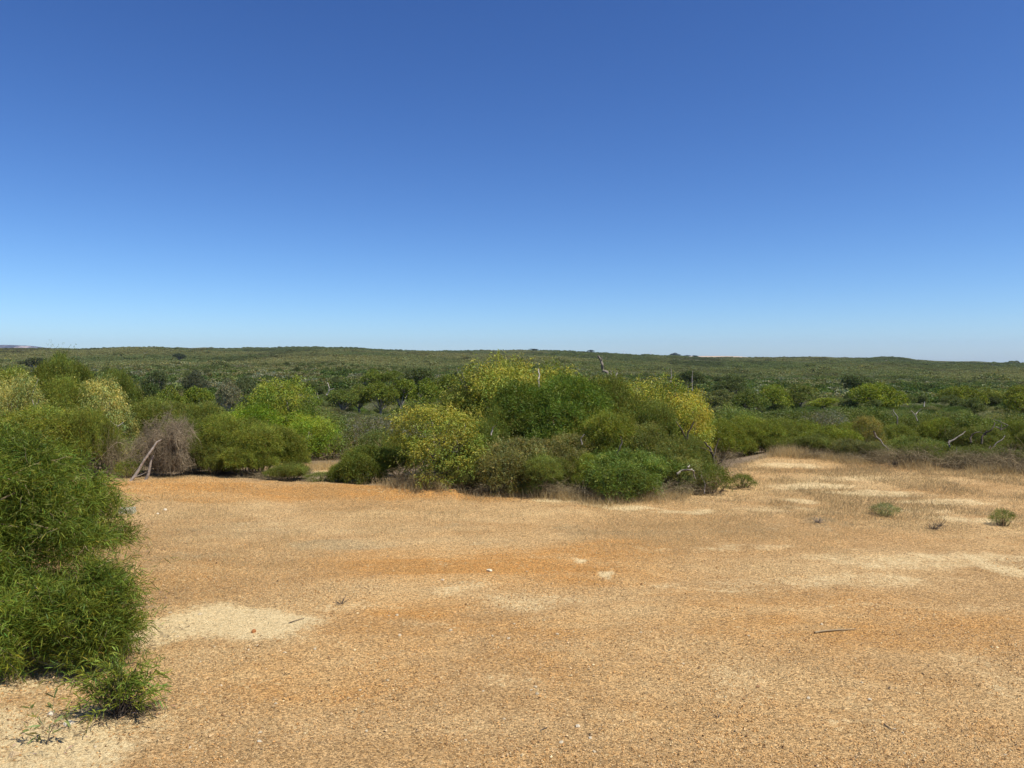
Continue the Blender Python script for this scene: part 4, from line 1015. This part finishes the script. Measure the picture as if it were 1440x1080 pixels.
def stuff_scatter(name, pts, size, cols, protos, label, zs=None, sink=.15):
    n = len(pts); z = height(pts[:, 0], pts[:, 1])-sink*size
    me = bpy.data.meshes.new(name); me.vertices.add(n)
    me.vertices.foreach_set('co', np.stack([pts[:, 0], pts[:, 1], z], 1).astype(np.float32).ravel())
    a = me.attributes.new('tcol', 'FLOAT_COLOR', 'POINT'); a.data.foreach_set('color', np.concatenate([cols, np.ones((n, 1))], 1).astype(np.float32).ravel())
    sv = np.stack([size*R.uniform(.85, 1.3, n), size*R.uniform(.85, 1.3, n), size*(zs if zs is not None else R.uniform(.7, 1.2, n))], 1)
    a = me.attributes.new('sv', 'FLOAT_VECTOR', 'POINT'); a.data.foreach_set('vector', sv.astype(np.float32).ravel())
    rv = np.stack([np.zeros(n), np.zeros(n), R.uniform(0, 6.28, n)], 1)
    a = me.attributes.new('rv', 'FLOAT_VECTOR', 'POINT'); a.data.foreach_set('vector', rv.astype(np.float32).ravel())
    a = me.attributes.new('pk', 'INT', 'POINT'); a.data.foreach_set('value', R.integers(0, len(protos), n).astype(np.int32))
    o = link(name, me); tag(o, label, 'scrub', kind='stuff')
    ng = bpy.data.node_groups.new(name, 'GeometryNodeTree')
    ng.interface.new_socket('Geometry', in_out='INPUT', socket_type='NodeSocketGeometry'); ng.interface.new_socket('Geometry', in_out='OUTPUT', socket_type='NodeSocketGeometry')
    N, L = ng.nodes, ng.links
    gi = N.new('NodeGroupInput'); go = N.new('NodeGroupOutput'); ip = N.new('GeometryNodeInstanceOnPoints'); jn = N.new('GeometryNodeJoinGeometry')
    for p in protos:
        oi = N.new('GeometryNodeObjectInfo'); oi.inputs['Object'].default_value = p; oi.transform_space = 'ORIGINAL'
        sm = N.new('GeometryNodeSetMaterial'); sm.inputs['Material'].default_value = M_SCRUB
        gt = N.new('GeometryNodeGeometryToInstance')
        L.new(oi.outputs['Geometry'], sm.inputs[0]); L.new(sm.outputs[0], gt.inputs[0]); L.new(gt.outputs[0], jn.inputs[0])
    def attr(n_, t):
        q = N.new('GeometryNodeInputNamedAttribute'); q.data_type = t; q.inputs[0].default_value = n_; return [s for s in q.outputs if s.enabled and s.name == 'Attribute'][0]
    L.new(gi.outputs[0], ip.inputs['Points']); L.new(jn.outputs[0], ip.inputs['Instance']); ip.inputs['Pick Instance'].default_value = True
    L.new(attr('pk', 'INT'), ip.inputs['Instance Index']); L.new(attr('sv', 'FLOAT_VECTOR'), ip.inputs['Scale'])
    er = N.new('FunctionNodeEulerToRotation'); L.new(attr('rv', 'FLOAT_VECTOR'), er.inputs[0]); L.new(er.outputs[0], ip.inputs['Rotation'])
    L.new(ip.outputs[0], go.inputs[0])
    md = o.modifiers.new('scatter', 'NODES'); md.node_group = ng
    return o
def scrub_cols(x, y):
    D = np.hypot(x, y); s = 1/np.maximum(D, 60)
    u = np.arctan2(x, y)*14; v = np.log(D)*9
    n1 = fbm(u, v, 301)+R.normal(0, .06, len(x)); n2 = fbm(u*2.3+7, v*2, 305)
    c = np.where((n1 < .42)[:, None], [.085, .115, .035], [.135, .15, .055])
    c = np.where((R.random(len(x)) < .10)[:, None], [.075, .09, .03], c)
    c = np.where((n1 > .54)[:, None], [.175, .16, .085], c)
    c = np.where(((n2 > .60))[:, None], [.20, .19, .14], c)
    f = sstep(200, 900, D)[:, None]
    n3 = fbm(x*.0045+3, y*.0016, 340, 5); n4 = fbm(x*.012, y*.004+9, 350, 4)
    band = np.array([.135, .15, .066])+(np.array([.215, .195, .10])-np.array([.135, .15, .066]))*sstep(.4, .6, n3)[:, None]
    band = np.where((n4 < .36)[:, None], band*.72, band)
    c = c*(1-f)+band*f
    v = np.interp(D, [60, 300, 900], [.28, .2, .1])
    return c*np.array([1.02, 1.07, .86])*(1+R.uniform(-1, 1, len(x))*v)[:, None]
MIDP = []
hs = [o for o in col.objects if o.name.startswith('heath_shrub')]
pr = []
for me in (HE[0], HE[1], HE[2], HG[0]):
    pr.append(next(o for o in hs if o.data == me))
# far prototype shrubs are real shrubs too: three standing at the far side of the hollow
fp = []
for i, (px, D) in enumerate([(470, 62), (1120, 61), (1300, 63)]):
    x = (px-720)/F*D; o = link('heath_shrub', mk_far(600+i), loc=(x, D, gz(x, D)-.1), color=HGREEN)
    tag(o, HCOL[0][1], 'shrub', 'mid green heath shrubs in the hollow'); fp.append(o)
Q1 = np.concatenate([P[near_n:], scatter(59, 210, lambda D: 1.9+.010*D)])
stuff_scatter('heath_scrub', Q1, R.uniform(.8, 1.35, len(Q1)), scrub_cols(Q1[:, 0], Q1[:, 1])*1.08, pr, 'dense low green and grey heath filling the hollow beyond the clearing')
Q2 = scatter(205, 620, lambda D: 2.6+.0045*D)
stuff_scatter('valley_scrub', Q2, R.uniform(.9, 1.7, len(Q2)), scrub_cols(Q2[:, 0], Q2[:, 1]), fp, 'olive scrub covering the valley floor before the hills')
Q3 = scatter(620, 2640, lambda D: 3.4+.0030*D)
stuff_scatter('hill_scrub', Q3, R.uniform(1.3, 2.1, len(Q3))*(1+Q3[:, 1]/6000)*np.where((R.random(len(Q3)) < .012) & (Q3[:, 1] < 2000), 1.8, 1), scrub_cols(Q3[:, 0], Q3[:, 1]), fp, 'far scrub covering the low hills on the horizon', zs=R.uniform(.55, .95, len(Q3)), sink=.3)
# distant tree clumps, in belts
Q4 = scatter(130, 620, lambda D: 7+.02*D)
k = fbm(np.arctan2(Q4[:, 0], Q4[:, 1])*9, np.log(Q4[:, 1])*7, 410); Q4 = Q4[(k > .47)]
crowns = [next(o for o in bpy.data.objects if o.data == t[0]) for t in TR]
stuff_scatter('tree_belts', Q4, R.uniform(.5, .95, len(Q4)), np.array([.125, .145, .05])*R.uniform(.7, 1.3, (len(Q4), 1)), crowns, 'belts of dark scrubby trees across the valley', sink=.5)

# --- on the skyline
def farobj():
    m, nt, N, L = newmat('white_paint'); out = N.new('ShaderNodeOutputMaterial'); d = N.new('ShaderNodeBsdfPrincipled'); d.inputs['Base Color'].default_value = (.8, .8, .8, 1); L.new(d.outputs[0], out.inputs[0])
    for i, (px, yh, D) in enumerate([(915, 494.5, 9000), (877, 494, 9500)]):
        x = (px-720)/F*D; zh = H-D*(yh-HZ)/F; zb = gz(x, D)
        e = bpy.data.objects.new('wind_turbine', None); col.objects.link(e); e.location = (x, D, zb)
        tag(e, ['white wind turbine on the skyline right of the dead snag, nearer the farm rise', 'fainter white wind turbine on the skyline nearer the dead snag'][i], 'wind turbine', 'wind turbines on the horizon')
        v, q, c = tubes([(np.array([[0, 0, 0], [0, 0, (zh-zb)*.5], [0, 0, zh-zb]]), np.array([3.2, 2.6, 1.9]))], 8, (1, 1)); link('tower', mesh_np('tower', v, q, [m], cols=c), e)
        v, q, c = tubes([(np.array([[0, 3, zh-zb+1], [0, 0, zh-zb+1], [0, -6, zh-zb+1]]), np.array([1.5, 2.2, 1.6]))], 8, (1, 1)); link('nacelle', mesh_np('nacelle', v, q, [m], cols=c), e)
        for k in range(3):
            a = .2+i*.5+k*2*PI/3; t = np.array([math.sin(a), 0, math.cos(a)])
            o3 = np.array([0, -6.5, zh-zb+1])
            v, q, c = tubes([(np.array([o3, o3+t*8, o3+t*20, o3+t*38]), np.array([1.2, 1.6, 1.1, .3]))], 6, (1, 1)); link('blade', mesh_np('blade', v, q, [m], cols=c), e)
    for i, (px, w, h, lab) in enumerate([(949, 26, 11, 'rounded dark tree standing alone on the skyline by the pale paddock'), (966, 22, 5, 'low dark tree row piece on the skyline, left half'), (976, 16, 5, 'low dark tree clump on the skyline at the paddock, right half'), (831, 20, 8, 'small tree on the skyline straight above the dead snag'), (750, 26, 7, 'rounded tree on the skyline above the tallest yellow-green bush')]):
        D = 2590 if px < 900 else 3400
        x = (px-720)/F*D; s = w*.25*D/2500
        shrub('skyline_tree', TR[i % 3], px, HZ-(HZ-float(np.interp(px, SKY_PX, SKY_Y)))-h*.45, w*.55, D, (.03, .045, .03), lab, 'tree', 'single trees on the skyline', parts=('crown', 'trunk'))
farobj()

# ------------------------------------------------------------------ haze
def haze():
    import bmesh
    bm = bmesh.new(); bmesh.ops.create_cube(bm, size=2)
    for v in bm.verts: v.co = Vector((v.co.x*14100, v.co.y*14100, -140 if v.co.z < 0 else 320))
    me = bpy.data.meshes.new('haze'); bm.to_mesh(me); bm.free()
    m, nt, N, L = newmat('haze'); out = N.new('ShaderNodeOutputMaterial'); p = N.new('ShaderNodeVolumePrincipled')
    p.inputs['Color'].default_value = (.62, .76, 1, 1); p.inputs['Density'].default_value = 3e-5; p.inputs['Anisotropy'].default_value = .2
    L.new(p.outputs[0], out.inputs['Volume']); me.materials.append(m)
    o = link('haze', me); tag(o, 'thin blue air haze over the far hills', 'haze', kind='stuff')
HAZE = True
if HAZE: haze()

# ------------------------------------------------------------------ light, sky, camera
EL = math.radians(58); AZ = math.radians(118)      # clockwise from the view direction: right and a little behind
w = bpy.data.worlds.new('World'); sc.world = w; w.use_nodes = True
nt = w.node_tree; nt.nodes.clear()
sk = nt.nodes.new('ShaderNodeTexSky'); sk.sky_type = 'NISHITA'; sk.sun_disc = False
sk.sun_elevation = EL; sk.sun_rotation = AZ; sk.air_density = .7; sk.dust_density = .3; sk.ozone_density = 5; sk.altitude = 0
bg = nt.nodes.new('ShaderNodeBackground'); bg.inputs[1].default_value = .12
# the clear dry-air sky is a little deeper and more saturated than the sky model: a per-channel contrast
sp_ = nt.nodes.new('ShaderNodeSeparateColor'); cb_ = nt.nodes.new('ShaderNodeCombineColor'); nt.links.new(sk.outputs[0], sp_.inputs[0])
EXPO = .32; K = 2**-EXPO/.12
for i, (a_, g_) in enumerate([(.90, 1.39), (.93, 1.28), (.985, 1.08)]):
    m1 = nt.nodes.new('ShaderNodeMath'); m1.operation = 'MULTIPLY'; m1.inputs[1].default_value = .15; nt.links.new(sp_.outputs[i], m1.inputs[0])
    m2 = nt.nodes.new('ShaderNodeMath'); m2.operation = 'POWER'; m2.inputs[1].default_value = g_; nt.links.new(m1.outputs[0], m2.inputs[0])
    m3 = nt.nodes.new('ShaderNodeMath'); m3.operation = 'MULTIPLY'; m3.inputs[1].default_value = a_*K; nt.links.new(m2.outputs[0], m3.inputs[0]); nt.links.new(m3.outputs[0], cb_.inputs[i])
wo = nt.nodes.new('ShaderNodeOutputWorld'); nt.links.new(cb_.outputs[0], bg.inputs[0]); nt.links.new(bg.outputs[0], wo.inputs[0])
sd = bpy.data.lights.new('sun', 'SUN'); sd.energy = 4.9; sd.angle = math.radians(.53); sd.color = (1, .95, .87)
so = bpy.data.objects.new('sun', sd); col.objects.link(so)
dv = Vector((math.sin(AZ)*math.cos(EL), math.cos(AZ)*math.cos(EL), math.sin(EL)))
so.rotation_euler = dv.to_track_quat('Z', 'Y').to_euler(); so.location = (0, 0, 30)
cd = bpy.data.cameras.new('camera'); co = bpy.data.objects.new('camera', cd); col.objects.link(co)
cd.sensor_width = 36; cd.lens = 36*F/1440; cd.clip_end = 40000; cd.clip_start = .1
co.location = (0, 0, H); co.rotation_euler = (PI/2-PITCH, 0, 0)
sc.camera = co
sc.view_settings.view_transform = 'Standard'; sc.view_settings.look = 'None'; sc.view_settings.exposure = EXPO; sc.view_settings.gamma = 1
sc.render.engine = 'CYCLES'
